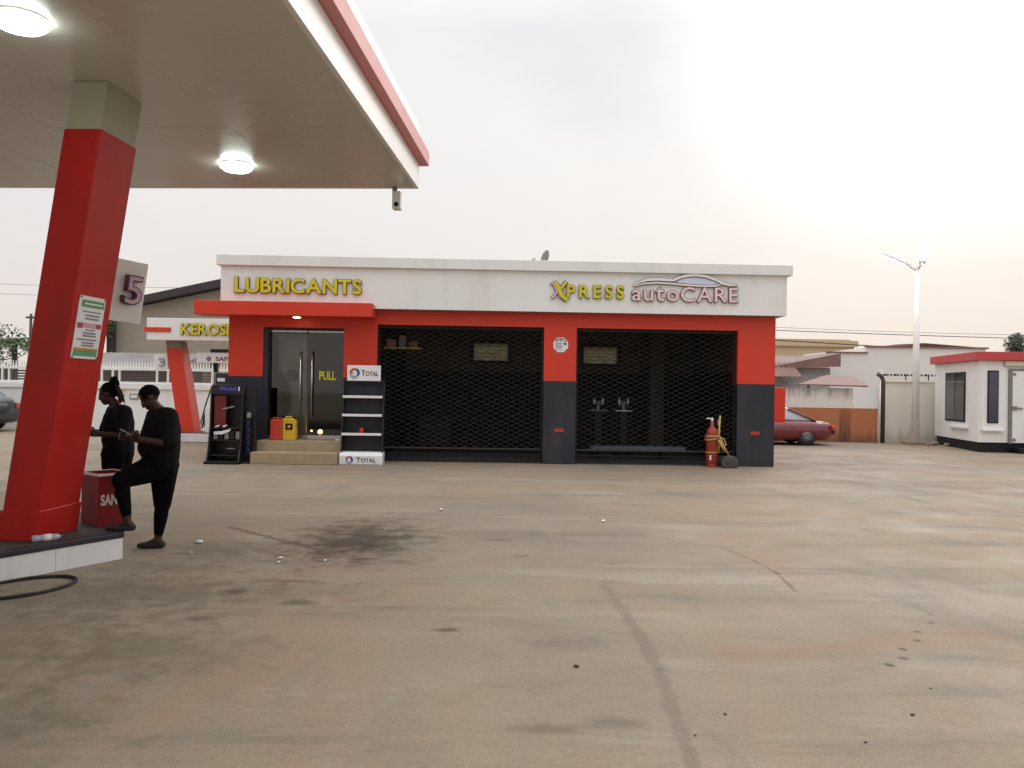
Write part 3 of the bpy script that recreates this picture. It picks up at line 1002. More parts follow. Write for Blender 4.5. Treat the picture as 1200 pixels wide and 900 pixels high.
two([(0.84, 3.72), (0.90, 3.77), (0.95, 3.86)], 0.035, 0.043, M_pinkw, M_mauve, t)
two([(0.90, 4.10), (0.97, 4.00), (1.03, 3.87), (1.09, 3.76), (1.19, 3.68)], [0.05, 0.07, 0.08, 0.085, 0.075], 0.058, M_yel, M_brown, t)
two([(1.17, 4.10), (1.11, 4.02), (1.04, 3.93)], 0.06, 0.055, M_yel, M_brown, t)
t = thing('autocare_sign', 'pale pink raised lettering autoCARE under a white car outline on the fascia', 'sign', BO, BROT)
sign_letters('autoCARE', [0.235, 0.235, 0.30, 0.235, 0.32, 0.32, 0.32, 0.32], 2.64, 5.02, 3.70, -0.272, 0.05, M_pinkw, M_mauve, t, weight=0.006, rim=0.026, xs=1.06)
def px(x, z):                       # coordinates of the car outline on the fascia
    return (2.62 + (x - 445) * 0.00485, 4.02 + (140 - z) * 0.0050)
car_hi = [px(*p) for p in ((455, 138), (480, 122), (515, 111), (560, 107), (610, 109), (640, 110), (665, 98), (700, 89), (745, 85), (790, 90), (835, 104), (870, 120), (905, 128), (938, 127))]
car_lo = [px(*p) for p in ((455, 141), (500, 128), (560, 122), (640, 126), (700, 131), (780, 134), (835, 132), (862, 122))]
two(car_hi, [0.015, 0.04, 0.055, 0.06, 0.06, 0.055, 0.055, 0.06, 0.06, 0.06, 0.06, 0.06, 0.045, 0.015], 0.05, M_wplast, M_mauve, t, 0.022)
two(car_lo, [0.012, 0.03, 0.035, 0.035, 0.035, 0.035, 0.035, 0.02], 0.047, M_wplast, M_mauve, t, 0.022)
gw = [px(*p) for p in ((650, 118), (672, 106), (705, 98), (745, 95), (790, 100), (830, 112), (850, 122), (820, 127), (760, 127), (700, 124))]
MB().prism(gw, 'y', -0.31, -0.2725).build('window_outline', mat('pale_lilac', (0.62, 0.64, 0.78), 0.4), t)

# roof aerial
t = thing('satellite_dish', 'small grey satellite dish with arm showing above the white roof edge', 'dish', BL(0.72, 2.0, 4.42), BROT)
MB().tube([(0.14, 0, -0.12), (0.14, 0, 0.55)], 0.025, 8).build('mast', M_galv, t)
o = MB().lathe([(0.0, 0.0), (0.08, 0.008), (0.15, 0.035), (0.20, 0.07), (0.196, 0.075), (0.145, 0.043), (0.075, 0.018), (0.0, 0.010)], (0, 0, 0), 20, 'x').build('reflector', M_grey, t)
o.location = (0.16, 0, 0.55)
o.rotation_euler = (0, R(195), R(25))
MB().tube([(0.14, 0, 0.35), (-0.2, 0, 0.52)], 0.014, 6).build('feed_arm', M_galv, t)
MB().tube([(-0.22, 0, 0.52), (-0.14, 0, 0.56)], 0.03, 8).build('feed_horn', M_wplast, t)
t = thing('roof_vent', 'tiny dark vent cap peeping over the roof edge', 'vent', BL(-2.35, 1.2, 4.30), BROT)
MB().tube([(0, 0, 0), (0, 0, 0.4)], 0.05, 10).build('pipe', M_galv, t)
MB().lathe([(0.0, 0.50), (0.06, 0.48), (0.11, 0.40), (0.11, 0.39), (0.0, 0.39)], (0, 0, 0), 14).build('cap', M_grey, t)

# red hose cabinet on the side wall
t = thing('red_wall_cabinet', 'flat red cabinet sticking out from the side wall above the maroon car', 'cabinet', BL(5.99, 1.75), BROT)
box('body', M_red, t, 0.0, 0.88, 0.0, 0.35, 0.95, 1.82, bev=0.01)
box('door', M_red, t, 0.06, 0.82, -0.013, -0.001, 1.0, 1.77, bev=0.004)

# ------------------------------------------------------------------ brand display rack by the door
def swirl(parent, cx, cz, r, y):
    """round brush-stroke emblem: three curved strokes of red, orange and blue"""
    def arcs(a0, a1, r0, r1, w, m, nm, yy):
        n = 9
        pts, ws = [], []
        for i in range(n):
            f = i / (n - 1)
            a = R(a0 + (a1 - a0) * f)
            rr = r0 + (r1 - r0) * f
            pts.append((cx + rr * math.cos(a), cz + rr * math.sin(a)))
            ws.append(w * (0.25 + 0.75 * math.sin(math.pi * (0.12 + 0.8 * f))))
        ribbon(pts, ws, yy - 0.003, yy, nm, m, parent)
    arcs(190, 60, r * 0.80, r * 0.72, r * 0.42, M_lred, 'emblem_stroke', y)
    arcs(80, -60, r * 0.80, r * 0.70, r * 0.50, M_blue, 'emblem_stroke', y - 0.0032)
    arcs(-40, -165, r * 0.75, r * 0.80, r * 0.45, M_lbl, 'emblem_stroke', y - 0.0064)
    arcs(210, 120, r * 0.45, r * 0.55, r * 0.22, M_lora, 'emblem_stroke', y - 0.0096)
t = thing('oil_display_rack', 'charcoal display rack with white shelf edges and TOTAL boards beside the steps', 'rack', BL(-3.25, -0.72), BROT)
box('back_panel', M_char, t, -0.44, 0.44, 0.30, 0.33, 0.05, 1.82, bev=0.004)
for s in (-1, 1):
    MB().prism([(-0.02, 0.05), (0.30, 0.05), (0.30, 1.82), (0.22, 1.82)], 'x', s * 0.44 - 0.012, s * 0.44 + 0.012).build('side_panel', M_char, t)
for k, z in enumerate((0.66, 1.07, 1.47)):
    sh = box('shelf', M_char, t, -0.425, 0.425, 0.03 + 0.05 * k, 0.298, z - 0.03, z - 0.005)
    box('shelf_edge', M_wplast, sh, -0.44, 0.42, 0.0 + 0.045 * k, 0.025 + 0.045 * k, z - 0.035, z + 0.02, bev=0.005)
box('top_rail', M_dark, t, -0.45, 0.45, 0.2, 0.28, 1.76, 1.79, bev=0.004)
hb = box('header_board', M_wplast, t, -0.37, 0.36, 0.20, 0.225, 1.81, 2.15, bev=0.008)
swirl(hb, -0.21, 1.98, 0.115, 0.199)
flat_text('lettering', 'T', M_text, hb, -0.06, 0.02, 1.92, 2.045, 0.199, 0.003, 0.02)
flat_text('lettering', 'OTAL', M_text, hb, 0.03, 0.31, 1.92, 2.02, 0.199, 0.003, 0.02)
MB().prism([(-0.12, 0.0), (0.30, 0.0), (0.30, 0.27), (0.03, 0.27), (-0.06, 0.20)], 'x', -0.47, 0.46, bev=0.008).build('base_board', M_wplast, t)
bb = box('base_front', M_wplast, t, -0.45, 0.44, -0.135, -0.118, 0.02, 0.20, bev=0.006)
swirl(bb, -0.24, 0.11, 0.085, -0.136)
flat_text('lettering', 'T', M_text, bb, -0.09, 0.0, 0.06, 0.165, -0.136, 0.003, 0.02)
flat_text('lettering', 'OTAL', M_text, bb, 0.01, 0.33, 0.06, 0.15, -0.136, 0.003, 0.02)
o = MB().lathe([(0, 0), (0.05, 0), (0.055, 0.09), (0.02, 0.12), (0.02, 0.14), (0, 0.14)], (0, 0, 0), 14).build('red_bottle', M_lred)
tag(place(o, BL(-3.28, -0.55, 0.656), BROT), 'small red oil bottle alone on a shelf of the TOTAL rack', 'bottle')

# black oil display stand
t = thing('black_oil_stand', 'black oil display stand with blue header lettering and a dark red panel', 'display stand', BL(-5.98, -0.78), BROT)
for x0, x1 in ((-0.50, -0.47), (0.17, 0.20)):
    MB().prism([(-0.30, 0.0), (0.35, 0.0), (0.35, 1.66), (0.05, 1.66), (-0.02, 1.5), (-0.06, 0.8), (-0.16, 0.3)], 'x', x0, x1, bev=0.004).build('side_panel', M_blackp, t)
box('back_panel', M_blackp, t, -0.468, 0.168, 0.31, 0.345, 0.0, 1.64)
hb = box('header', M_blackp, t, -0.468, 0.168, -0.02, 0.06, 1.47, 1.68, bev=0.006)
flat_text('lettering', 'Mobil', M_btext, hb, -0.30, 0.05, 1.55, 1.64, -0.022, 0.003, 0.03)
flat_text('lettering', '1', M_wtext, hb, 0.09, 0.12, 1.55, 1.64, -0.022, 0.003, 0.03)
rp = box('red_panel', mat('dark_red_print', (0.16, 0.008, 0.012), 0.4), t, -0.43, -0.18, 0.02, 0.05, 0.80, 1.44, bev=0.004)
for k, (x, z, w) in enumerate(((-0.25, 1.16, 0.17), (-0.12, 1.19, 0.13), (-0.4, 0.77, 0.10), (-0.24, 0.78, 0.10))):
    ribbon([(x, z), (x + w * 0.5, z + 0.015), (x + w, z + 0.035)], [0.02, 0.035, 0.012], -0.005, 0.018, 'graphic_stroke', M_grey if k < 2 else M_wplast, t)
ribbon([(-0.42, 0.64), (-0.25, 0.65), (-0.1, 0.70), (-0.06, 0.74)], [0.06, 0.07, 0.05, 0.01], -0.01, 0.018, 'graphic_stroke', M_wplast, t)
for k, z in enumerate((0.16, 0.48, 0.74)):
    box('shelf', M_blackp, t, -0.468, 0.168, -0.10 + 0.04 * k, 0.308, z, z + 0.025)
ribbon([(-0.13, 0.31), (-0.04, 0.32), (0.05, 0.315)], [0.01, 0.022, 0.01], -0.07, -0.062, 'graphic_stroke', M_grey, t)
for k in range(5):
    bx_ = -0.40 + 0.12 * k
    bt = MB().box(bx_ - 0.045, bx_ + 0.045, 0.02, 0.16, 0.506, 0.68, bev=0.015).build('oil_bottle', M_blackp if k % 2 else M_grey, t)
    MB().tube([(bx_ + 0.02, 0.09, 0.681), (bx_ + 0.02, 0.09, 0.715)], 0.016, 10).build('cap', M_lred, bt)
box('plinth', M_dark, t, -0.52, 0.22, -0.34, 0.35, 0.0, 0.06, bev=0.01)
t = thing('blue_bottle_strip', 'slim black stand with blue and white bottles between black stand and steps', 'display stand', BL(-5.68, -0.82), BROT)
box('back_panel', M_blackp, t, -0.11, 0.14, 0.16, 0.2, 0.0, 1.62, bev=0.004)
box('foot', M_blackp, t, -0.08, 0.12, -0.08, 0.2, 0.0, 0.04, bev=0.004)
for k in range(6):
    z = 0.22 + 0.15 * k
    sh = box('shelf', M_blackp, t, -0.055, 0.095, 0.02, 0.158, z - 0.012, z)
    bt = MB().box(-0.03, 0.05, 0.04, 0.13, z + 0.001, z + 0.11, bev=0.012).build('bottle', mat('navy_plastic', (0.012, 0.014, 0.05), 0.4) if k < 5 else M_grey, t)
    MB().tube([(0.01, 0.08, z + 0.111), (0.01, 0.08, z + 0.13)], 0.014, 8).build('cap', M_btext, bt)

# jerrycans on the step
def jerry(x, y, w, h, m, lab, patch):
    t = thing('jerrycan', lab, 'jerrycan', BL(x, y, 0.471), BROT)
    MB().prism([(-w / 2, 0), (w / 2, 0), (w / 2, h * 0.86), (w * 0.28, h * 0.94), (-w * 0.5, h * 0.94)], 'y', -0.1, 0.1, bev=0.02).build('body', m, t)
    MB().tube([(-w * 0.36, 0, h * 0.93), (-w * 0.34, 0, h * 1.0), (w * 0.1, 0, h * 1.0), (w * 0.14, 0, h * 0.93)], 0.016, 8).build('handle', m, t)
    MB().tube([(w * 0.33, 0, h * 0.90), (w * 0.40, 0, h * 0.99)], 0.028, 12).build('cap', M_dark if patch else m, t)
    if patch:
        lb = box('paper_label', M_dark, t, -0.08, 0.08, -0.1045, -0.1005, h * 0.45, h * 0.72)
        MB().lathe([(0, -0.003), (0.035, -0.003), (0.035, 0), (0, 0)], (0, -0.105, h * 0.58), 14, 'y').build('label_mark', M_lora, lb)
    else:
        MB().box(-0.08, 0.08, -0.106, -0.1, h * 0.2, h * 0.7, bev=0.004).build('moulded_panel', m, t)
jerry(-5.20, -0.22, 0.26, 0.49, M_rplas, 'plain red plastic jerrycan on the top step at the glass door', False)
jerry(-4.92, -0.20, 0.29, 0.52, M_yplas, 'yellow plastic jerrycan with dark label on the top step', True)
o = tag(place(box('paper_scrap_box', M_paper, None, -0.05, 0.05, -0.04, 0.04, 0, 0.04, bev=0.006), BL(-3.85, -0.3, 0.472), 0.3), 'small white box left at the end of the top step', 'box')

# trolley fire extinguisher
t = thing('fire_extinguisher', 'tall red wheeled fire extinguisher with ochre hose in front of the grille', 'extinguisher', BL(4.52, -0.16), BROT)
MB().lathe([(0, 0.06), (0.115, 0.06), (0.125, 0.10), (0.125, 0.74), (0.11, 0.84), (0.06, 0.90), (0.04, 0.92), (0.04, 1.03), (0, 1.03)], (0, 0, 0), 24).build('cylinder', M_extred, t)
MB().lathe([(0.0, 0.0), (0.125, 0.0), (0.13, 0.03), (0.11, 0.07), (0.0, 0.07)], (0, 0, 0), 20).build('skirt', M_extred, t)
for z in (0.33, 0.70):
    MB().tube([(0.132 * math.cos(a * math.pi / 12), 0.132 * math.sin(a * math.pi / 12), z) for a in range(24)], 0.013, 6, closed=True).build('band', M_hose, t)
vl = MB().tube([(0, 0, 1.03), (0, 0, 1.10)], 0.03, 10).build('valve', M_wplast, t)
MB().tube([(0, 0, 1.09), (-0.13, 0, 1.09)], 0.014, 8).build('lever', M_wplast, vl)
MB().tube([(0.15, 0.0, 0.32), (0.165, 0.02, 0.8), (0.19, 0.03, 1.16)], 0.02, 8).build('push_handle', M_yplas, t)
hp = []
for k in range(40):
    a = k / 39 * 4.6 * math.pi
    hp.append((0.148 * math.cos(a) + (0.03 if k > 25 else 0), 0.148 * math.sin(a), 0.60 + 0.10 * k / 39 + 0.02 * math.sin(a * 1.3)))
hp += [(0.24, -0.12, 0.64), (0.30, -0.10, 0.50), (0.22, -0.15, 0.48), (0.16, -0.17, 0.62)]
MB().tube(hp, 0.016, 6).build('hose', M_hose, t)
MB().tube([(0.10, -0.18, 0.62), (0.20, -0.18, 0.45), (0.27, -0.18, 0.36)], [0.022, 0.028, 0.034], 8).build('nozzle', M_hose, t)
for s in (-1, 1):
    wl_ = MB().lathe([(0, -0.03), (0.05, -0.03), (0.10, -0.025), (0.125, -0.01), (0.125, 0.01), (0.10, 0.025), (0.05, 0.03), (0, 0.03)], (0.24, 0.10 * s + 0.05, 0.125), 20, 'y').build('wheel', M_rubber, t)
MB().tube([(0.24, -0.08, 0.125), (0.24, 0.18, 0.125)], 0.016, 8).build('axle', M_dark, t)
box('label_plate', M_wplast, t, -0.08, -0.04, -0.128, -0.112, 0.16, 0.27)
t = thing('broom', 'worn dark broom head with a pale stick leaning on the extinguisher', 'broom', BL(4.86, -0.40), BROT)
e_ = MB()
ellipsoid(e_, (0.0, 0, 0.14), (0.19, 0.09, 0.15))
e_.box(-0.17, 0.17, -0.07, 0.07, 0.0, 0.12, bev=0.02)
fuse(e_, 'bristles', mat('grey_bristle', (0.075, 0.07, 0.06), 0.95, var=0.4, scale=30, bump=0.8, bscale=90), t, 0.016, 2)
MB().tube([(0.0, 0, 0.25), (-0.10, 0.04, 0.45), (-0.20, 0.10, 0.70)], 0.013, 8).build('stick', M_hose, t)

# =================================================================== PUMP CANOPY
CR = R(-3.2)
CO = Vector((-1.31, 11.15, 0))
CMX = Matrix.Translation(CO) @ Matrix.Rotation(CR, 4, 'Z')
def CL(x, y, z=0.0):
    return CMX @ Vector((x, y, z))
CH = 4.40
c = thing('pump_canopy', 'flat petrol station canopy with a faded red stripe on leaning red columns', 'canopy', CO, CR)
XW, YW = 11.6, 14.0
# ceiling sheets with shadow gaps
pw, pl_ = 0.98, 2.26
ix = 0
xs = [-0.05]
x = -1.55
while x > -XW + 0.1:
    xs.append(x)
    x -= pw
xs.append(-XW + 0.05)
ys = [-0.05, -2.62]
while ys[-1] - pl_ > -YW + 0.1:
    ys.append(ys[-1] - pl_)
ys.append(-YW + 0.05)
for i in range(len(xs) - 1):
    for j in range(len(ys) - 1):
        dz = random.uniform(0, 0.0015)
        box('ceiling_sheet', M_ceil, c, xs[i + 1] + 0.0015, xs[i] - 0.0015, ys[j + 1] + 0.0015, ys[j] - 0.0015, CH + dz, CH + 0.03 + dz)
box('deck', M_grey, c, -XW + 0.06, -0.06, -YW + 0.06, -0.06, CH + 0.05, CH + 0.78)
def ring(name, m, off, z0, z1, th=0.05):
    o = off
    box(name, m, c, -XW - o, o, o - th, o, z0, z1, bev=0.006)
    box(name, m, c, -XW - o, o, -YW - o, -YW - o + th, z0, z1, bev=0.006)
    box(name, m, c, o - th, o, -YW - o + th, o - th, z0, z1, bev=0.006)
    box(name, m, c, -XW - o, -XW - o + th, -YW - o + th, o - th, z0, z1, bev=0.006)
ring('fascia', M_white, 0.0, CH - 0.004, CH + 0.33)
ring('stripe', M_pink, 0.115, CH + 0.335, CH + 0.53, 0.16)
ring('upper_fascia', M_white, 0.005, CH + 0.535, CH + 0.84)

# leaning columns (second one stands nearer the road, out of view)
def column(x0, y0, first=True):
    wx, wy, lean = 0.345, 0.62, 0.545
    z0, z1 = 0.26, 3.97
    def at(z, g_=0.0, gy=0.0):
        dx = lean * (z - z0) / (z1 - z0)
        return [(x0 + dx - g_, y0 - gy, z), (x0 + dx + wx + g_, y0 - gy, z), (x0 + dx + wx + g_, y0 + wy + gy, z), (x0 + dx - g_, y0 + wy + gy, z)]
    col_ = MB().hexa(at(z0) + at(z1)).build('column', M_redpaint, c)
    bv = col_.modifiers.new('edge', 'BEVEL')
    bv.width = 0.008
    MB().hexa(at(z1 + 0.001, -0.012, -0.012) + at(CH - 0.003, -0.012, -0.012)).build('capital', M_capital, col_)
    pn = MB().hexa(at(z0 + 0.001, 0.014, 0.014) + at(z0 + 0.27, 0.014, 0.014)).build('plinth', M_redpaint, col_)
    bv = pn.modifiers.new('edge', 'BEVEL')
    bv.width = 0.006
column(-3.08, -3.95)
column(-3.08, -10.2)
column(-9.2, -3.95)
column(-9.2, -10.2)

# canopy lamps; those after the second are unseen, added for their light
lamp0 = None
for i, (x, y) in enumerate(((-2.05, -1.22), (-2.10, -5.20), (-6.3, -1.22), (-6.3, -5.20), (-2.10, -9.2), (-6.3, -9.2))):
    lab = ['round domed lamp glowing in the canopy ceiling toward the kerosene side, beyond the red column', 'round domed lamp glowing in the canopy ceiling just before the red column'][i] if i < 2 else 'round domed lamp in the canopy ceiling over the outer pump lane'
    if lamp0 is None:
        lamp0 = thing('canopy_lamp', lab, 'lamp', CL(x, y, CH - 0.03), CR, 'domed lamps in the canopy ceiling')
        MB().lathe([(0.0, 0.008), (0.185, 0.008), (0.19, 0.012), (0.19, 0.029), (0.0, 0.029)], (0, 0, 0), 28).build('housing', M_wplast, lamp0)
        MB().lathe([(0.0, -0.07), (0.08, -0.066), (0.15, -0.05), (0.19, -0.02), (0.195, 0.0075), (0.0, 0.0075)], (0, 0, 0), 28).build('diffuser', M_lampw, lamp0)
        o = lamp0
    else:
        o = copy_tree(lamp0)
        o.location = CL(x, y, CH - 0.03)
        o['label'] = lab

# camera on the canopy corner
t = thing('security_camera', 'slim grey security camera hanging under the far corner of the canopy', 'camera', CL(-0.32, -0.06, CH - 0.004), CR)
MB().tube([(0, 0, 0), (0, 0, -0.05)], 0.035, 10).build('mount', M_grey, t)
MB().tube([(0, 0, -0.03), (0.03, -0.02, -0.09), (0.04, -0.02, -0.12)], 0.022, 8).build('arm', M_grey, t)
MB().box(-0.02, 0.095, -0.08, 0.06, -0.30, -0.06, bev=0.012).build('body', M_wplast, t)
MB().lathe([(0, -0.012), (0.03, -0.012), (0.03, 0.0), (0, 0.0)], (0.04, -0.081, -0.24), 12, 'y').build('lens', M_dark, t)

# poster on the leaning column (follows its right-hand face)
t = thing('column_notice', 'tall white notice with green bands and small print fixed to the red column', 'notice')
# the column's right-hand face: local frame u along +y of the canopy, v up the lean
zc = 2.20
lean_ang = math.atan(0.545 / 3.71)
dx = 0.545 * (zc - 0.26) / 3.71
ctr = CL(-3.08 + 0.345 + dx + 0.004, -3.95 + 0.29, zc)
u = (CMX.to_3x3() @ Vector((0, 1, 0))).normalized()
v = (CMX.to_3x3() @ Vector((math.sin(lean_ang), 0, math.cos(lean_ang)))).normalized()
n = u.cross(v).normalized()          # points to the right (+x)
t.matrix_world = Matrix(((u.x, -n.x, v.x, ctr.x), (u.y, -n.y, v.y, ctr.y), (u.z, -n.z, v.z, ctr.z), (0, 0, 0, 1)))
pw_, ph_ = 0.21, 0.29
box('board', M_wplast, t, -pw_, pw_, -0.006, 0.002, -ph_, ph_, bev=0.001)
box('header_band', M_green, t, -0.17, 0.19, -0.009, -0.0065, 0.19, 0.255)
box('footer_band', M_green, t, -0.19, 0.19, -0.009, -0.0065, -0.265, -0.205)
box('orange_rule', M_lora, t, -0.19, 0.19, -0.009, -0.0065, -0.203, -0.188)
for k, (a, e, z, h) in enumerate(((-0.14, 0.16, 0.15, 0.010), (-0.09, 0.14, 0.115, 0.014), (-0.08, 0.13, 0.085, 0.014), (-0.05, 0.09, -0.02, 0.012), (-0.08, 0.12, -0.05, 0.016), (-0.08, 0.13, -0.075, 0.014),
                                  (-0.16, 0.15, -0.11, 0.014), (-0.08, 0.12, -0.14, 0.014), (-0.08, 0.12, -0.165, 0.014), (-0.13, 0.16, 0.222, 0.014))):
    box('print_line', M_ptext if k < 9 else M_paper, t, a, e, -0.0105, -0.0092 if k == 9 else -0.0065, z - h / 2, z + h / 2)
box('pink_band', mat('print_pink', (0.62, 0.32, 0.36), 0.5), t, -0.19, 0.19, -0.009, -0.0065, 0.0, 0.045)
box('red_corner', mat('print_crimson', (0.40, 0.04, 0.10), 0.5), t, -0.19, -0.11, -0.011, -0.0092, -0.005, 0.04)
box('red_corner', mat('print_crimson', (0.40, 0.04, 0.10), 0.5), t, 0.11, 0.19, -0.011, -0.0092, 0.0, 0.04)
for sx in (-0.195, 0.195):
    for sz in (-0.278, 0.278):
        MB().lathe([(0, -0.006), (0.009, -0.006), (0.009, 0), (0, 0)], (sx, -0.006, sz), 10, 'y').build('screw', M_dark, t)

# number 5 sign behind the column
def number_sign(P, digit, lab, mats, cat='sign'):
    """P: near-bottom, far-bottom, far-top, near-top corners of the panel's face"""
    P = [Vector(p) for p in P]
    t = thing('number_sign', lab, cat, P[0])
    u = (P[1] - P[0])
    v = (P[3] - P[0])
    n = u.cross(v).normalized()
    wl, hl = u.length, v.length
    Mx = Matrix(((u.x / wl, -n.x, v.x / hl, P[0].x), (u.y / wl, -n.y, v.y / hl, P[0].y), (u.z / wl, -n.z, v.z / hl, P[0].z), (0, 0, 0, 1)))
    t.matrix_world = Mx
    box('panel', M_white, t, 0, wl, 0.0, 0.12, 0, hl, bev=0.008)
    return t, wl, hl
t, wl, hl = number_sign([(-4.60, 8.92, 2.40), (-4.25, 9.34, 2.36), (-4.16, 9.34, 3.05), (-4.51, 8.92, 3.09)], '5', 'grey white panel with a raised number 5 mounted behind the red column', None)
a, e = wl * 0.53, wl * 0.87
me_tray = flat_text('digit', '5', mat('deep_purple', (0.10, 0.028, 0.075), 0.5), t, a - 0.01, e + 0.01, 0.20, 0.535, 0.0, 0.085, 0.03)
flat_text('digit_face', '5', mat('lilac_pink', (0.60, 0.42, 0.50), 0.4), me_tray, a + 0.005, e - 0.005, 0.215, 0.52, -0.0855, 0.008, 0.0)
MB().tube([(0.10, 0.12, hl * 0.5), (-0.16, -0.28, hl * 0.5), (-0.30, -0.62, hl * 0.5)], 0.04, 8).build('bracket', M_grey, t)

# pump island with pointed end
isl = thing('pump_island', 'raised pump island with white tiled side and black lip under the red column', 'island')
tip = (-3.72, 7.89)
pts = [(-4.36, 6.72), tip, (-4.36, 9.05), (-13.0, 9.45), (-13.0, 7.1)]
def inset(pp, d):
    cx = sum(p[0] for p in pp) / len(pp)
    n_ = len(pp)
    res = []
    for i in range(n_):
        a, bq, cq = Vector(pp[i - 1]), Vector(pp[i]), Vector(pp[(i + 1) % n_])
        e1 = (bq - a).normalized()
        e2 = (cq - bq).normalized()
        n1 = Vector((-e1.y, e1.x))
        n2 = Vector((-e2.y, e2.x))
        q = (n1 + n2)
        q = q / q.length_squared * 2 if q.length_squared > 1e-6 else n1
        res.append(tuple(bq + q * d))
    return res
MB().prism(inset(pts, 0.03), 'z', 0.0, 0.205).build('core', M_grey, isl)
MB().prism(inset(pts, -0.012), 'z', 0.206, 0.258, bev=0.008).build('lip', M_lip, isl)
MB().prism(inset(pts, 0.06), 'z', 0.2585, 0.2605).build('top_surface', M_islt, isl)
for i in range(len(pts)):
    a, e = Vector(pts[i]), Vector(pts[(i + 1) % len(pts)])
    ln = (e - a).length
    k = max(1, round(ln / 0.55))
    d = (e - a) / ln
    nn = Vector((-d.y, d.x))
    for j in range(k):
        s0, s1 = ln * j / k + 0.002, ln * (j + 1) / k - 0.002
        p0, p1 = a + d * s0, a + d * s1
        q0, q1 = p0 + nn * 0.028, p1 + nn * 0.028
        MB().hexa([(p0.x, p0.y, 0.002), (p1.x, p1.y, 0.002), (q1.x, q1.y, 0.002), (q0.x, q0.y, 0.002), (p0.x, p0.y, 0.204), (p1.x, p1.y, 0.204), (q1.x, q1.y, 0.204), (q0.x, q0.y, 0.204)]).build('kerb_tile', M_tile, isl)

# sand bin
bt_ = R(52)
t = thing('sand_bin', 'square red fire sand bin with white lettering standing on the pump island', 'bin', (-4.08, 8.13, 0.261), bt_)
w1, w2, hh = 0.32, 0.37, 0.52
for nm, a in (('wall', (0, w1, 0, 0.012)), ('wall', (0, w1, w2 - 0.012, w2)), ('wall', (0, 0.012, 0.012, w2 - 0.012)), ('wall', (w1 - 0.012, w1, 0.012, w2 - 0.012))):
    box(nm, M_binred, t, a[0], a[1], a[2], a[3], 0.0, hh, bev=0.002)
box('bottom', M_binred, t, 0.012, w1 - 0.012, 0.012, w2 - 0.012, 0.0, 0.02)
box('sand', mat('sand', (0.34, 0.24, 0.14), 0.95, bump=0.6), t, 0.0125, w1 - 0.0125, 0.0125, w2 - 0.0125, 0.02, 0.42)
for a in ((-0.01, w1 + 0.01, -0.01, 0.0), (-0.01, w1 + 0.01, w2, w2 + 0.01), (-0.01, 0.0, 0.0, w2), (w1, w1 + 0.01, 0.0, w2)):
    box('rim', M_wpaint, t, a[0], a[1], a[2], a[3], hh - 0.022, hh + 0.004, bev=0.002)
flat_text('lettering', 'SAND', M_wtext, t, 0.02, 0.255, 0.205, 0.315, -0.0005, 0.002, 0.03)

# plastic bottle lying on the island
t = thing('plastic_bottle', 'crumpled clear plastic water bottle lying at the foot of the red column', 'bottle', (-4.16, 7.38, 0.292), R(40))
M_pet = mat('clear_plastic', (0.72, 0.76, 0.85), 0.15, var=0.2, scale=30, trans=0.5)
MB().lathe([(0, -0.12), (0.028, -0.12), (0.031, -0.10), (0.027, -0.06), (0.031, -0.02), (0.026, 0.02), (0.031, 0.05), (0.024, 0.085), (0.012, 0.11), (0, 0.11)], (0, 0, 0), 14, 'x').build('bottle_body', M_pet, t)
MB().lathe([(0, 0.111), (0.015, 0.111), (0.015, 0.13), (0, 0.13)], (0, 0, 0), 12, 'x').build('cap', M_blue, t)
MB().lathe([(0.0315, -0.03), (0.0325, -0.03), (0.0325, 0.03), (0.0315, 0.03)], (0, 0, 0), 14, 'x').build('wrapper', M_wplast, t)

# rubber hoop on the ground
o = MB().tube([(0.42 * math.cos(a * math.pi / 24), 0.29 * math.sin(a * math.pi / 24), 0.010 + 0.002 * math.sin(a)) for a in range(48)], 0.015, 8, closed=True).build('rubber_hoop', M_rubber)
tag(place(o, (-3.97, 6.70, 0.004), R(61)), 'thin black rubber hoop lying flat beside the white island kerb', 'hoop')

# =================================================================== PEOPLE
def hand(t, wrist, palm_dir, side, curl, scale=1.0):
    """palm with four bent fingers and a thumb, added to t"""
    w = Vector(wrist)
    d = Vector(palm_dir).normalized()
    s = Vector(side)
    s = (s - d * s.dot(d)).normalized()
    nrm_ = d.cross(s).normalized()
    if Vector(curl).dot(nrm_) < 0:
        nrm_ = -nrm_
    k = scale
    for f in range(4):
        o = s * (0.030 - 0.020 * f) * k
        hull_capsule(t, w + o * 0.6, w + d * 0.085 * k + o, 0.014 * k, 0.012 * k)
        L_ = (0.038, 0.044, 0.041, 0.032)[f] * k
        p0 = w + d * 0.088 * k + o * 1.05
        p1 = p0 + (d * 0.75 + nrm_ * 0.65).normalized() * L_
        p2 = p1 + (d * 0.15 + nrm_ * 1.0).normalized() * L_ * 0.75
        p3 = p2 + (-d * 0.45 + nrm_ * 0.8).normalized() * L_ * 0.55
        hull_capsule(t, p0, p1, 0.0100 * k, 0.0092 * k)
        hull_capsule(t, p1, p2, 0.0092 * k, 0.0085 * k)
        hull_capsule(t, p2, p3, 0.0085 * k, 0.0078 * k)
    b0 = w + d * 0.03 * k + s * 0.030 * k
    b1 = b0 + (s * 0.8 + d * 0.6).normalized() * 0.038 * k + nrm_ * 0.01 * k
    b2 = b1 + (d * 0.8 + nrm_ * 0.5).normalized() * 0.030 * k
    hull_capsule(t, b0, b1, 0.015 * k, 0.012 * k)
    hull_capsule(t, b1, b2, 0.012 * k, 0.010 * k)
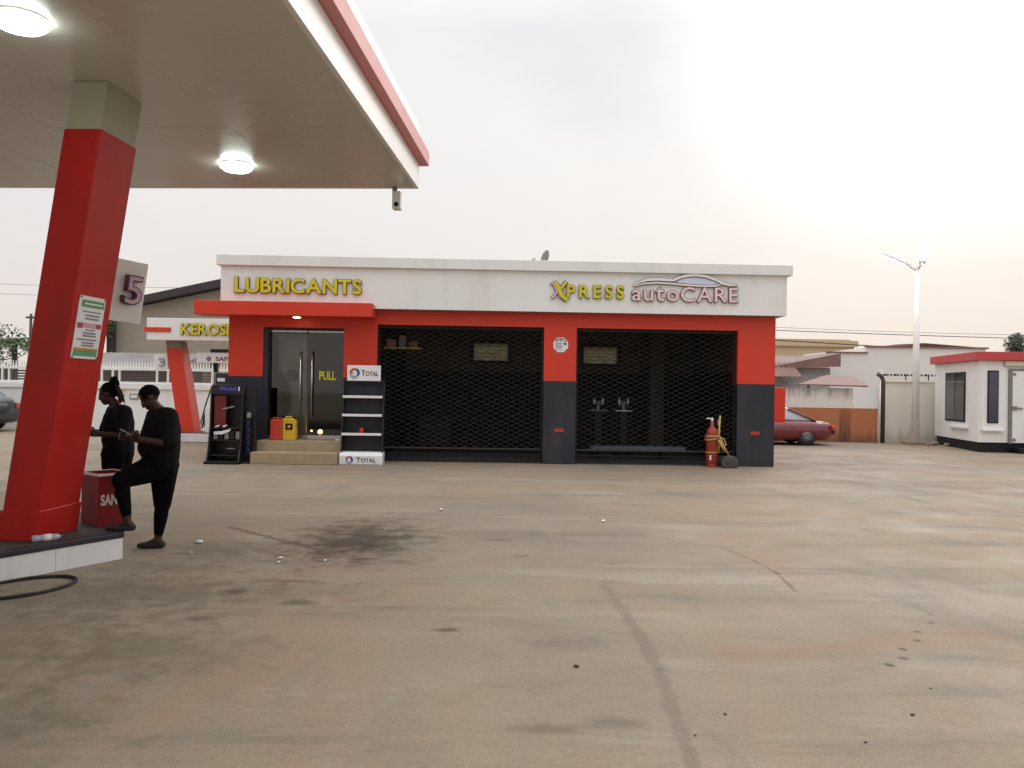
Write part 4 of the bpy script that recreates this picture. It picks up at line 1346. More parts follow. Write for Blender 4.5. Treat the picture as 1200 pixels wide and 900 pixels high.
def head(t, c, fwd, up, k=1.0):
    """skull, jaw, brow, nose, lips, ears"""
    f = Vector(fwd).normalized()
    u = Vector(up)
    u = (u - f * u.dot(f)).normalized()
    r = f.cross(u).normalized()
    Rm = Matrix((r, f, u)).transposed().to_4x4()
    c = Vector(c)
    def e(o, rad):
        s = bmesh.new()
        bmesh.ops.create_icosphere(s, subdivisions=3, radius=1.0)
        t._merge(s, Matrix.Translation(c) @ Rm @ Matrix.Translation(Vector(o) * k) @ Matrix.Diagonal((rad[0] * k, rad[1] * k, rad[2] * k, 1)), smooth=True)
    e((0, -0.012, 0.03), (0.074, 0.096, 0.088))
    e((0, 0.022, -0.035), (0.060, 0.068, 0.070))
    e((0, 0.050, -0.090), (0.035, 0.030, 0.026))
    e((0, 0.082, 0.012), (0.045, 0.014, 0.012))
    e((0, 0.094, -0.022), (0.012, 0.016, 0.026))
    e((0, 0.100, -0.036), (0.019, 0.013, 0.010))
    e((0, 0.082, -0.064), (0.024, 0.014, 0.008))
    e((0, 0.079, -0.075), (0.022, 0.013, 0.008))
    for s in (-1, 1):
        e((s * 0.074, -0.012, -0.005), (0.010, 0.020, 0.032))
        e((s * 0.035, 0.070, -0.030), (0.022, 0.016, 0.018))
    return c, Rm, k
def eyes(root, hd, off=0.086):
    c, Rm, k = hd
    for s in (-1, 1):
        e_ = MB()
        ellipsoid(e_, (0, 0, 0), (0.010 * k,) * 3, sub=2)
        o = e_.build('eye', M_eye, root)
        o.location = (Matrix.Translation(c) @ Rm @ Vector((s * 0.031 * k, 0.077 * k, -0.004 * k, 1)).to_3d().to_4d()).to_3d() if False else (c + (Rm.to_3x3() @ Vector((s * 0.031, 0.077, -0.004))) * k)

def person(name, label, base, J, shirt, trousers, hair_fn, girth=1.0, sleeve=0.8, shoes=None):
    """J: joints in local metres. One continuous skin; shirt, trousers, hair are its children."""
    t = thing(name, label, 'person', base)
    V = {k: Vector(v) for k, v in J.items()}
    bd = MB()
    # trunk and neck
    hull_capsule(bd, V['pelvis'], V['waist'], 0.125, 0.115)
    hull_capsule(bd, V['waist'], V['chest'], 0.115, 0.125)
    hull_capsule(bd, V['shL'], V['shR'], 0.065, 0.065)
    hull_capsule(bd, V['chest'], V['neck'], 0.12, 0.06)
    hull_capsule(bd, V['neck'], V['head'] - V['headf'].normalized() * 0.02 - Vector((0, 0, 0.05)), 0.056, 0.052)
    hd = head(bd, V['head'], V['headf'], V['headu'], 1.02)
    for s in 'LR':
        hull_capsule(bd, V['sh' + s], V['el' + s], 0.052, 0.042)
        hull_capsule(bd, V['el' + s], V['wr' + s], 0.042, 0.028)
        hand(bd, V['wr' + s], V['hd' + s], V['hs' + s], V['hc' + s])
        hull_capsule(bd, V['hip' + s], V['kn' + s], 0.088, 0.058)
        hull_capsule(bd, V['kn' + s], V['kn' + s].lerp(V['an' + s], 0.35), 0.056, 0.060)
        hull_capsule(bd, V['kn' + s].lerp(V['an' + s], 0.35), V['an' + s], 0.060, 0.037)
        heel = V['an' + s] + V['ft' + s].normalized() * -0.045 + Vector((0, 0, -0.042))
        ball = V['an' + s] + V['ft' + s].normalized() * 0.115 + Vector((0, 0, -0.052))
        hull_capsule(bd, V['an' + s], heel, 0.038, 0.032)
        hull_capsule(bd, V['an' + s] + Vector((0, 0, -0.01)), ball, 0.036, 0.026)
        sd_ = V['ft' + s].normalized().cross(Vector((0, 0, 1)))
        for q in (-1, 0, 1):
            hull_capsule(bd, ball + sd_ * 0.022 * q, ball + sd_ * 0.026 * q + V['ft' + s].normalized() * (0.055 - 0.008 * abs(q)), 0.021, 0.014)
        if shoes:
            sb = MB()
            hull_capsule(sb, heel + Vector((0, 0, -0.012)), ball + Vector((0, 0, -0.010)), 0.036, 0.037)
            hull_capsule(sb, ball + Vector((0, 0, -0.008)), ball + V['ft' + s].normalized() * 0.065 + Vector((0, 0, -0.012)), 0.037, 0.028)
            fuse(sb, 'shoe', shoes, t, 0.008, 2)
    fuse(bd, 'body', M_skin, t, 0.0062, 3)
    sh = MB()
    hull_capsule(sh, V['pelvis'] + Vector((0, 0, 0.03)), V['waist'], 0.148 * girth, 0.145 * girth)
    ellipsoid(sh, V['belly'], (0.135 * girth, 0.135 * girth, 0.15))
    hull_capsule(sh, V['waist'], V['chest'], 0.145 * girth, 0.150 * girth)
    hull_capsule(sh, V['chest'], V['neck'] - Vector((0, 0, 0.065)), 0.148 * girth, 0.075 * girth)
    hull_capsule(sh, V['shL'], V['shR'], 0.082 * girth, 0.082 * girth)
    for s in 'LR':
        hull_capsule(sh, V['sh' + s], V['sh' + s].lerp(V['el' + s], sleeve), 0.080 * girth, 0.066 * girth)
        hull_capsule(sh, V['chest'] + (V['sh' + s] - V['neck']) * 0.4, V['sh' + s], 0.12 * girth, 0.08 * girth)
    fuse(sh, 'shirt', shirt, t, 0.011, 5)
    tr = MB()
    hull_capsule(tr, V['hipL'] + Vector((0, 0, 0.02)), V['hipR'] + Vector((0, 0, 0.02)), 0.122 * girth, 0.122 * girth)
    hull_capsule(tr, V['pelvis'], V['pelvis'] + Vector((0, 0, 0.06)), 0.142 * girth, 0.135 * girth)
    for s in 'LR':
        hull_capsule(tr, V['hip' + s], V['hip' + s].lerp(V['kn' + s], 0.5), 0.116 * girth, 0.094 * girth)
        hull_capsule(tr, V['hip' + s].lerp(V['kn' + s], 0.5), V['kn' + s], 0.094 * girth, 0.070 * girth)
        m1 = V['kn' + s].lerp(V['an' + s], 0.32)
        hull_capsule(tr, V['kn' + s], m1, 0.070, 0.072)
        hull_capsule(tr, m1, V['kn' + s].lerp(V['an' + s], 0.80), 0.072, 0.050)
    fuse(tr, 'trousers', trousers, t, 0.010, 4)
    eyes(t, hd)
    hair_fn(t, hd)
    return t

def short_hair(t, hd):
    c, Rm, k = hd
    h = MB()
    s = bmesh.new()
    bmesh.ops.create_icosphere(s, subdivisions=4, radius=1.0)
    rnd = random.Random(3)
    for v_ in s.verts:
        v_.co *= 1 + rnd.uniform(-0.02, 0.02)
    low = [v_ for v_ in s.verts if v_.co.z < -0.28 - 0.0 * v_.co.y and v_.co.y > -0.35 or v_.co.z < -0.62 or (v_.co.y > 0.62 and v_.co.z < 0.42)]
    bmesh.ops.delete(s, geom=low, context='VERTS')
    h._merge(s, Matrix.Translation(c) @ Rm @ Matrix.Translation(Vector((0, -0.014, 0.034)) * k) @ Matrix.Diagonal((0.081 * k, 0.103 * k, 0.096 * k, 1)), smooth=True)
    o = h.build('hair', M_hair, t)
    so = o.modifiers.new('thick', 'SOLIDIFY')
    so.thickness = 0.012
def braided_hair(t, hd):
    c, Rm, k = hd
    rnd = random.Random(5)
    h = MB()
    R3 = Rm.to_3x3()
    def W_(x, y, z):
        return c + R3 @ Vector((x, y, z)) * k
    ellipsoid(h, W_(0, -0.022, 0.045), (0.084, 0.084, 0.086))
    ellipsoid(h, W_(0, -0.055, 0.02), (0.076, 0.066, 0.08))
    for i in range(9):                                    # gathered bun
        a = i / 9 * 2 * math.pi
        ellipsoid(h, W_(0.032 * math.cos(a), -0.10 + 0.022 * math.sin(a), 0.115 + 0.03 * math.sin(a * 2)), (0.03, 0.03, 0.034), sub=2)
    ellipsoid(h, W_(0.0, -0.095, 0.15), (0.028, 0.028, 0.026), sub=2)
    for i in range(7):                                    # loose braids down the nape
        x = -0.05 + 0.1 * i / 6
        hull_capsule(h, W_(x, -0.11, 0.06), W_(x * 1.2, -0.125, -0.02 - rnd.uniform(0, 0.02)), 0.014, 0.013)
        hull_capsule(h, W_(x * 1.2, -0.125, -0.02), W_(x * 1.3, -0.105 - rnd.uniform(0, 0.02), -0.10 - rnd.uniform(0, 0.04)), 0.013, 0.009)
    fuse(h, 'hair', M_hair, t, 0.007, 1)

# man: right leg planted, left foot up on the island, head bent over a phone
MBASE = Vector((-3.62, 8.42, 0))
mj = dict(pelvis=(-3.565, 8.33, .88), waist=(-3.545, 8.32, 1.04), belly=(-3.60, 8.29, 1.05), chest=(-3.545, 8.31, 1.24), neck=(-3.575, 8.31, 1.425),
          head=(-3.655, 8.28, 1.545), shL=(-3.42, 8.17, 1.36), shR=(-3.66, 8.44, 1.355), elL=(-3.345, 8.05, 1.10), elR=(-3.74, 8.40, 1.10),
          wrL=(-3.60, 7.97, 1.145), wrR=(-3.86, 8.20, 1.15), hipL=(-3.585, 8.23, .84), hipR=(-3.56, 8.42, .84),
          knL=(-3.785, 7.96, .75), anL=(-3.715, 7.97, .345), knR=(-3.575, 8.43, .45), anR=(-3.615, 8.43, .092))
mj = {k: Vector(v) - MBASE for k, v in mj.items()}
mj.update(headf=(-0.78, -0.22, -0.62), headu=(-0.62, -0.1, 0.78), hdL=(-1, 0.15, 0.28), hsL=(0, -0.2, 1), hcL=(0.1, 1, 0.1), hdR=(-0.2, -1, 0.2), hsR=(0, 0, 1), hcR=(1, 0, 0),
          ftL=(-1, -0.1, 0), ftR=(-1, -0.12, 0))
man = person('person', 'person in black trousers with one foot on the pump island, head bent over a phone', MBASE, mj, M_shirtm, M_trous, short_hair, girth=1.24, sleeve=0.92, shoes=M_rubber)
ph = MB().box(-0.037, 0.037, -0.005, 0.005, -0.075, 0.075, bev=0.003).build('mobile_phone', M_blackp)
tag(ph, 'dark mobile phone held up in the hands of the standing person', 'phone')
ph.location = (-3.775, 8.05, 1.20)
ph.rotation_euler = (R(-60), R(0), R(110))
MB().box(-0.033, 0.033, -0.0062, -0.0052, -0.068, 0.068).build('screen', M_glassd, ph)

# woman: behind the sand bin, facing left with forearms raised
WB = Vector((-4.50, 9.38, 0))
wj = dict(pelvis=(-4.49, 9.38, .90), waist=(-4.49, 9.37, 1.06), belly=(-4.51, 9.36, 1.05), chest=(-4.49, 9.36, 1.25), neck=(-4.515, 9.35, 1.42),
          head=(-4.60, 9.33, 1.565), shL=(-4.37, 9.24, 1.355), shR=(-4.60, 9.49, 1.355), elL=(-4.345, 9.16, 1.11), elR=(-4.70, 9.46, 1.11),
          wrL=(-4.585, 9.07, 1.12), wrR=(-4.86, 9.26, 1.14), hipL=(-4.50, 9.29, .86), hipR=(-4.50, 9.47, .86),
          knL=(-4.52, 9.27, .47), anL=(-4.49, 9.26, .092), knR=(-4.53, 9.49, .47), anR=(-4.50, 9.50, .092))
wj = {k: Vector(v) - WB for k, v in wj.items()}
wj.update(headf=(-0.95, -0.1, -0.28), headu=(-0.28, 0, 0.95), hdL=(-1, 0.1, 0.15), hsL=(0, -0.2, 1), hcL=(0, 1, 0), hdR=(-0.4, -1, 0.2), hsR=(0, 0, 1), hcR=(1, 0, 0),
          ftL=(-1, -0.1, 0), ftR=(-1, 0.0, 0))
woman = person('person', 'person with gathered braids and dark tee shirt standing behind the red sand bin', WB, wj, M_shirtw, M_trous, braided_hair, girth=1.16, shoes=M_rubber)

# =================================================================== KEROSENE PUMP (left, behind)
k_ = thing('kerosene_canopy', 'white kerosene sign board on a leaning red column behind the building', 'canopy', (-9.4, 24.1, 0))
box('sign_board', M_white, k_, -1.10, 3.4, -0.62, 1.2, 2.93, 3.56, bev=0.01)
box('red_stripe', M_red, k_, -1.16, -0.40, -0.655, -0.622, 3.16, 3.29, bev=0.006)
sg = thing('kerosene_sign', 'yellow raised lettering KEROSENE on the white board of the pump canopy', 'sign', (-9.4, 24.1, 0))
sign_letters('KEROSENE', [0.31] * 8, -0.10, 1.90, 3.10, -0.622, 0.045, M_yel, M_brown, sg, weight=0.02, rim=0.022, xs=1.0)
kc = MB().hexa([(-0.33, -0.15, 0.27), (0.14, -0.15, 0.27), (0.14, 0.4, 0.27), (-0.33, 0.4, 0.27), (-0.72, -0.15, 2.72), (-0.29, -0.15, 2.72), (-0.29, 0.4, 2.72), (-0.72, 0.4, 2.72)]).build('column', M_red, k_)
MB().hexa([(-0.72, -0.13, 2.721), (-0.30, -0.13, 2.721), (-0.30, 0.38, 2.721), (-0.72, 0.38, 2.721), (-0.76, -0.13, 2.927), (-0.34, -0.13, 2.927), (-0.34, 0.38, 2.927), (-0.76, 0.38, 2.927)]).build('capital', M_galv, kc)
t = thing('kerosene_island', 'low white kerbed island under the kerosene pump', 'island', (-9.4, 24.1, 0))
box('slab', M_islt, t, -0.9, 3.2, -0.45, 0.75, 0.0, 0.265, bev=0.01)
for k in range(5):
    box('kerb_tile', M_tile, t, -0.9 + k * 0.82 + 0.003, -0.9 + (k + 1) * 0.82 - 0.003, -0.48, -0.452, 0.01, 0.25, bev=0.003)
box('kerb_tile', M_tile, t, -0.932, -0.902, -0.45, 0.75, 0.01, 0.25, bev=0.003)
t = thing('fuel_dispenser', 'grey and white fuel dispenser half hidden behind the black oil stand', 'fuel pump', (-8.35, 24.05, 0.266))
box('cabinet', M_grey, t, -0.30, 0.75, -0.25, 0.25, 0.75, 1.76, bev=0.02)
box('lower_cabinet', M_wplast, t, -0.55, 0.75, -0.27, 0.27, 0.0, 0.749, bev=0.02)
for xx in (-0.36, 0.45):
    box('side_trim', M_wplast, t, xx, xx + 0.06, -0.29, -0.2505, 0.75, 1.78, bev=0.008)
dp = box('display', M_char, t, -0.25, 0.42, -0.275, -0.2505, 1.35, 1.74, bev=0.006)
for xx in (-0.2, 0.14):
    box('digits', M_wplast, dp, xx, xx + 0.22, -0.285, -0.2755, 1.50, 1.60)
MB().tube([(-0.55, -0.1, 0.7), (-0.62, -0.15, 0.45), (-0.66, -0.16, 0.12), (-0.70, -0.16, 0.3), (-0.56, -0.12, 0.9), (-0.42, -0.1, 1.35), (-0.305, -0.1, 1.6)], 0.022, 8).build('hose', M_rubber, t)
nzl = MB().tube([(-0.56, -0.1, 0.66), (-0.62, -0.1, 0.40), (-0.60, -0.1, 0.15)], [0.03, 0.05, 0.03], 8).build('nozzle', M_rubber, t)
box('mast', M_dark, t, -0.42, -0.31, 0.0, 0.12, 0.75, 2.25)
t = thing('safety_sign', 'white safety board with black print above the fuel dispenser', 'sign', (-8.6, 24.1, 0))
box('board', M_wplast, t, -0.58, 1.4, -0.3, -0.15, 2.30, 2.60, bev=0.01)
box('post', M_galv, t, 1.0, 1.08, -0.2, -0.1, 0.266, 2.30)
MB().lathe([(0, -0.004), (0.07, -0.004), (0.07, 0), (0, 0)], (-0.22, -0.301, 2.42), 16, 'y').build('emblem', M_ptext, t)
flat_text('lettering', 'SAFETY', M_text, t, -0.02, 0.72, 2.36, 2.48, -0.302, 0.004, 0.02)
t, wl, hl = number_sign([(-10.60, 24.3, 2.07), (-10.16, 24.2, 2.07), (-10.24, 24.2, 2.52), (-10.68, 24.3, 2.52)], '3', 'small tilted white panel numbered 3 hanging by the leaning kerosene column', None)
d3 = flat_text('digit', '3', M_ptext, t, wl * 0.35, wl * 0.8, 0.09, 0.34, 0.0, 0.03, 0.02)
flat_text('digit_face', '3', mat('lilac_grey', (0.45, 0.44, 0.52), 0.5), d3, wl * 0.36, wl * 0.79, 0.10, 0.33, -0.0305, 0.005, 0.0)
MB().tube([(wl, 0.05, 0.2), (wl + 0.25, 0.05, 0.2)], 0.025, 8).build('bracket', M_galv, t)

# =================================================================== BOUNDARY WALL (left)
w_ = thing('boundary_wall', 'white boundary wall with white railings, dark slats and spikes', 'wall', (0, 29.0, 0))
wx0, wx1 = -34.0, -5.5
box('lower_wall', M_wpaint, w_, wx0, wx1, 0.0, 0.22, 0.0, 1.46)
box('coping', M_wpaint, w_, wx0, wx1, -0.06, 0.28, 1.461, 1.62, bev=0.01)
box('bottom_rail', M_wpaint, w_, wx0, wx1, 0.05, 0.15, 1.63, 1.72, bev=0.005)
box('top_rail', M_wpaint, w_, wx0, wx1, 0.05, 0.15, 2.12, 2.21, bev=0.005)
px_ = []
x = -13.93 - 1.96 * 9
while x < wx1:
    px_ += [x, x + 1.33, x + 1.72]
    x += 1.96
px_ = [p for p in px_ if wx0 < p < wx1]
for p in px_:
    box('rail_post', M_wpaint, w_, p - 0.035, p + 0.035, 0.055, 0.145, 1.721, 2.119)
sl_m = mat('dark_slat', (0.10, 0.078, 0.07), 0.7, var=0.2)
for a, e in zip(px_[:-1], px_[1:]):
    for k in range(4):
        box('slat', sl_m, w_, a + 0.036, e - 0.036, 0.08, 0.12, 1.735 + 0.097 * k, 1.735 + 0.097 * k + 0.062)
spk = MB()
x = wx0 + 0.05
while x < wx1:
    spk.hexa([(x - 0.026, 0.08, 2.211), (x + 0.026, 0.08, 2.211), (x + 0.026, 0.12, 2.211), (x - 0.026, 0.12, 2.211), (x - 0.012, 0.095, 2.42), (x + 0.012, 0.095, 2.42), (x + 0.012, 0.105, 2.42), (x - 0.012, 0.105, 2.42)])
    x += 0.104
spk.build('spikes', M_wpaint, w_, kind='stuff')
t = thing('wall_notice', 'red and white notice with a yellow top on the white boundary wall', 'notice', (-13.85, 28.99, 0.75))
box('board', M_wplast, t, -0.16, 0.16, -0.02, -0.002, 0.0, 0.72)
for k in range(3):
    box('red_band', M_lred, t, -0.15, 0.15, -0.026, -0.021, 0.05 + 0.19 * k, 0.15 + 0.19 * k)
box('yellow_band', M_yplas, t, -0.15, 0.15, -0.026, -0.021, 0.60, 0.70)
t = thing('wall_vent', 'small dark rounded vent in the white boundary wall', 'vent', (-13.35, 28.99, 1.10))
box('surround', M_grey, t, -0.17, 0.17, -0.03, -0.002, 0.0, 0.20, bev=0.01)
box('opening', M_wpaint, t, -0.12, 0.10, -0.035, -0.031, 0.05, 0.15)

# lean-to roof and gabled building beyond the wall
def corrugated(name, m, parent, x0, x1, y0, z0, y1, z1, pitch=0.2, amp=0.02):
    t_ = MB()
    n_ = int((x1 - x0) / (pitch / 4))
    lo, hi, lo2, hi2 = [], [], [], []
    for i in range(n_ + 1):
        xx = x0 + (x1 - x0) * i / n_
        d_ = amp * math.sin(i * math.pi / 2)
        lo.append(t_.bm.verts.new((xx, y0, z0 + d_)))
        hi.append(t_.bm.verts.new((xx, y1, z1 + d_)))
        lo2.append(t_.bm.verts.new((xx, y0, z0 + d_ - 0.025)))
        hi2.append(t_.bm.verts.new((xx, y1, z1 + d_ - 0.025)))
    for i in range(n_):
        t_._f([lo[i], lo[i + 1], hi[i + 1], hi[i]])
        t_._f([lo2[i], lo2[i + 1], hi2[i + 1], hi2[i]])
        t_._f([lo[i], lo[i + 1], lo2[i + 1], lo2[i]])
        t_._f([hi[i], hi[i + 1], hi2[i + 1], hi2[i]])
    return t_.build(name, m, parent)
t = thing('lean_to_shed', 'grey sheet lean-to roof just behind the spiked railing', 'shed', (0, 32, 0))
corrugated('roof', M_greyroof, t, -17.2, -12.9, -0.6, 2.25, 2.6, 2.95)
box('wall', mat('shed_dark', (0.09, 0.075, 0.07), 0.9), t, -17.0, -13.0, 0.0, 2.4, 0.0, 2.2)
t = thing('gabled_building', 'big beige building with a dark sloping roof edge behind the boundary wall', 'building', (0, 38, 0))
MB().prism([(-18.55, 0), (-5.0, 0), (-5.0, 5.6), (-11.5, 6.55), (-18.55, 4.95)], 'y', 0.0, 12.0).build('wall', M_beige, t)
rf = MB()
for (xa, za, xb, zb) in ((-19.1, 4.86, -11.5, 6.58), (-11.5, 6.58, -4.5, 5.55)):
    rf.hexa([(xa, -0.5, za), (xb, -0.5, zb), (xb, 12.4, zb), (xa, 12.4, za), (xa, -0.5, za + 0.36), (xb, -0.5, zb + 0.36), (xb, 12.4, zb + 0.36), (xa, 12.4, za + 0.36)])
rf.build('roof', M_roofd, t)
box('corner_post', M_roofd, t, -18.72, -18.40, -0.25, -0.004, 0.0, 4.9)
for xx in (-14.0, -11.0):
    wd = box('window', M_dark, t, xx, xx + 1.2, -0.03, -0.003, 2.2, 3.3)
    box('sill', M_beige, wd, xx - 0.1, xx + 1.3, -0.1, -0.031, 2.1, 2.19)
t = thing('brick_pier', 'pale orange block structure behind the railing beside the kerosene column', 'wall', (-11.9, 33, 0))
for r_ in range(12):
    for q in range(4):
        o_ = 0.15 if r_ % 2 else 0
        box('block', M_brick, t, -0.1 + q * 0.46 + o_, 0.35 + q * 0.46 + o_, 0, 0.2, r_ * 0.22, r_ * 0.22 + 0.21, bev=0.008)
box('core', M_roofd, t, 0.1, 1.5, 0.01, 0.18, 0.0, 2.6)

# =================================================================== RIGHT: WALLS AND HOUSES
w_ = thing('orange_wall', 'stained yard wall painted white above and orange below beside the maroon car', 'wall', (0, 28.6, 0))
box('lower_wall', M_sto, w_, 7.0, 12.78, 0.0, 0.2, 0.0, 1.19)
box('upper_wall', M_stw, w_, 7.0, 11.9, 0.006, 0.2, 1.191, 1.88)
box('patch', M_wpaint, w_, 11.904, 12.78, 0.004, 0.2, 1.191, 1.93)
o = stained('drip_stain', (0.46, 0.16, 0.06), (0.05, 0.03, 0.025), 9.0, 0.5, 0.9, foot=2.0)
box('drain_stain', o, w_, 11.45, 11.85, -0.004, -0.0005, 0.02, 1.17)
t = thing('gate_post', 'dark brown upright pipe at the end of the orange wall', 'post', (12.92, 28.52, 0))
MB().tube([(0, 0, 0), (0, 0, 2.15), (-0.06, 0, 2.32), (-0.2, 0, 2.40)], 0.075, 12).build('pipe', mat('brown_pipe', (0.085, 0.05, 0.04), 0.6), t)
MB().tube([(-0.11, -0.03, 0), (-0.11, -0.03, 2.2)], 0.02, 8).build('conduit', M_wplast, t)
w_ = thing('cream_wall', 'plain cream yard wall with spiked top behind the lamp post', 'wall', (0, 28.9, 0))
box('panel', M_stc, w_, 13.02, 15.05, 0.0, 0.2, 0.0, 2.12)
box('coping', M_stc, w_, 13.0, 19.0, -0.05, 0.25, 2.121, 2.20, bev=0.01)
box('panel', M_stc, w_, 15.052, 19.0, 0.06, 0.2, 0.0, 2.12)
sp = MB()
for k in range(46):
    x = 13.15 + k * 0.12
    sp.box(x, x + (0.05 if k % 3 else 0.09), 0.08, 0.11, 2.35, 2.42)
for k in range(8):
    sp.box(13.12 + k * 0.8, 13.15 + k * 0.8, 0.08, 0.11, 2.2, 2.36)
sp.build('spikes', M_dark, w_, kind='stuff')
t = thing('upright_post', 'short pale post rising above the cream wall coping', 'post', (13.05, 28.8, 2.201))
box('shaft', M_wpaint, t, -0.06, 0.06, 0.12, 0.24, 0, 0.38, bev=0.01)

t = thing('stepped_house', 'white house with stepped parapet and brown coping behind the yard wall', 'house', (0, 36, 0))
MB().prism([(13.9, 0), (20.8, 0), (20.8, 3.75), (15.62, 3.75), (15.62, 3.48), (13.9, 3.48)], 'y', 0.0, 8.0).build('wall', M_sth, t)
box('coping', M_rust, t, 13.82, 15.60, -0.08, 0.2, 3.482, 3.54)
box('coping', M_rust, t, 15.55, 20.9, -0.08, 0.2, 3.752, 3.82)
MB().hexa([(17.3, 1.0, 3.83), (20.9, 0.4, 3.83), (20.9, 8, 3.83), (17.3, 8, 3.83), (17.3, 1.0, 3.95), (18.3, 0.4, 4.0), (18.3, 8, 4.0), (17.3, 8, 3.95)]).build('roof', M_rust, t)
t = thing('brown_roof_house', 'low grey house under a brown sheet roof behind the maroon car', 'house', (0, 34, 0))
box('wall', mat('grey_render', (0.36, 0.35, 0.35), 0.9, dirt=((0.2, 0.18, 0.17), 0.4, 1)), t, 8.0, 13.2, 0.0, 5.0, 0.0, 2.75)
rr = MB()
rr.hexa([(10.4, -0.45, 2.66), (13.45, -0.45, 2.80), (13.45, 4.5, 3.35), (10.4, 4.5, 3.35), (10.4, -0.45, 2.71), (13.45, -0.45, 3.35), (13.45, 4.5, 3.42), (10.4, 4.5, 3.42)])
rr.build('roof', M_rust, t)
corrugated('porch_roof', M_rust, t, 8.0, 11.6, -1.3, 2.35, 0.0, 2.95)
t = thing('porch_roof', 'brown rusted sheet awning leaning over the white yard wall', 'awning', (0, 29.2, 0))
rr = MB()
rr.hexa([(10.2, 0.0, 1.98), (12.7, 0.0, 1.94), (12.85, 1.8, 2.32), (11.9, 1.8, 2.34), (10.2, 0.0, 2.02), (12.7, 0.0, 1.99), (12.85, 1.8, 2.37), (11.9, 1.8, 2.39)])
rr.build('sheet', M_rust, t)
for xx in (10.6, 12.6):
    MB().tube([(xx, 0.1, 0.0), (xx, 0.1, 1.97)], 0.04, 8).build('prop', M_bark, t)
t = thing('tan_hall', 'long tan hall rising behind the brown roofed house', 'hall', (0, 58, 0))
box('wall', M_hall, t, 8.0, 24.2, 0.0, 16.0, 0.0, 5.25)
box('roof_edge', M_hall, t, 7.8, 24.4, -0.2, 0.0, 5.0, 5.42)
MB().prism([(7.8, 5.43), (24.4, 5.43), (24.0, 5.55), (9.0, 5.55)], 'y', 0.5, 15.0).build('roof', M_hall, t)

# =================================================================== CABIN (right)
A_, B_, C_, D_ = Vector((14.72, 28.5)), Vector((14.02, 24.6)), Vector((19.0, 24.4)), Vector((19.8, 28.4))
kz0, kz1 = 0.30, 2.76
t = thing('guard_cabin', 'white panel cabin with red roof band, dark windows and black skirt', 'cabin', (B_.x, B_.y, 0))
def loc2(p):
    return (p[0] - B_.x, p[1] - B_.y)
quad = [loc2(p) for p in (B_, C_, D_, A_)]
MB().prism(quad, 'z', kz0, kz1, bev=0.006).build('wall', M_wpaint, t)
MB().prism(inset(quad, 0.06), 'z', 0.0, kz0 - 0.002).build('skirt', M_dark, t)
rb = MB().prism(inset(quad, -0.14), 'z', kz1 + 0.002, kz1 + 0.26, bev=0.01).build('roof_band', mat('cabin_red', (0.52, 0.055, 0.06), 0.5, var=0.08), t)
# left-hand face frame (from B towards A)
def face(parent, p, q, name):
    p, q = Vector(p), Vector(q)
    d = (q - p)
    o = bpy.data.objects.new(name, None)
    return d.length, math.atan2(d.y, d.x)
LA = (A_ - B_).length
angA = math.atan2((B_ - A_).y, (B_ - A_).x)          # face seen from outside: left end A, right end B
def on_left(s0, s1, y0, y1, z0, z1, name, m, parent, bev=0.004):
    o = MB().box(s0, s1, y0, y1, z0, z1, bev=bev).build(name, m, parent)
    for v_ in o.data.vertices:
        c_ = Matrix.Rotation(angA, 3, 'Z') @ v_.co
        v_.co = c_ + Vector((A_.x - B_.x, A_.y - B_.y, 0))
    o.data.update()
    return o
wn_ = on_left(0.28 * LA, 0.73 * LA, -0.03, -0.002, 0.86, 2.44, 'window', M_dark, t)
on_left(0.28 * LA + 0.05, 0.50 * LA, -0.036, -0.031, 0.92, 2.38, 'pane', mat('grey_glass', (0.045, 0.05, 0.055), 0.08, spec=0.8), wn_, 0)
on_left(0.50 * LA + 0.05, 0.73 * LA - 0.05, -0.036, -0.031, 0.92, 2.38, 'pane', M_glassd, wn_, 0)
on_left(0.42 * LA, 0.80 * LA, -0.10, -0.002, 0.66, 0.74, 'sill', M_wpaint, t)
def on_front(x0, x1, y0, y1, z0, z1, name, m, parent, bev=0.004):
    a_ = math.atan2((C_ - B_).y, (C_ - B_).x)
    o = MB().box(x0, x1, y0, y1, z0, z1, bev=bev).build(name, m, parent)
    for v_ in o.data.vertices:
        v_.co = Matrix.Rotation(a_, 3, 'Z') @ v_.co
    o.data.update()
    return o
on_front(0.06, 0.78, -0.02, -0.002, 0.66, 2.58, 'trim_panel', M_wpaint, t)
wn_ = on_front(0.24, 0.56, -0.05, -0.021, 0.88, 2.46, 'window', M_dark, t)
on_front(0.27, 0.53, -0.056, -0.051, 0.92, 2.42, 'pane', mat('blue_glass', (0.035, 0.035, 0.07), 0.08, spec=0.8), wn_, 0)
on_front(0.08, 0.72, -0.11, -0.021, 0.64, 0.70, 'sill', M_wpaint, t)
on_front(0.86, 0.96, -0.05, -0.002, kz0 - 0.02, 2.52, 'door_frame', M_galv, t)
on_front(0.965, 2.2, -0.05, -0.002, 2.46, 2.52, 'door_frame', M_galv, t)
dr = on_front(0.97, 2.2, -0.04, -0.003, kz0, 2.45, 'door', M_wplast, t)
on_front(0.93, 1.10, -0.075, -0.052, 1.28, 1.40, 'lock', M_galv, dr, 0.01)
on_front(1.10, 1.26, -0.085, -0.06, 1.31, 1.36, 'handle', M_galv, dr, 0.008)
on_front(1.32, 1.72, -0.06, -0.041, 0.42, 0.95, 'vent_panel', mat('lilac_white', (0.62, 0.60, 0.66), 0.5), dr)
on_front(0.98, 1.06, -0.06, -0.041, 0.34, 0.44, 'hinge', M_galv, dr, 0.006)
on_front(0.98, 1.06, -0.06, -0.041, 2.32, 2.40, 'hinge', M_galv, dr, 0.006)
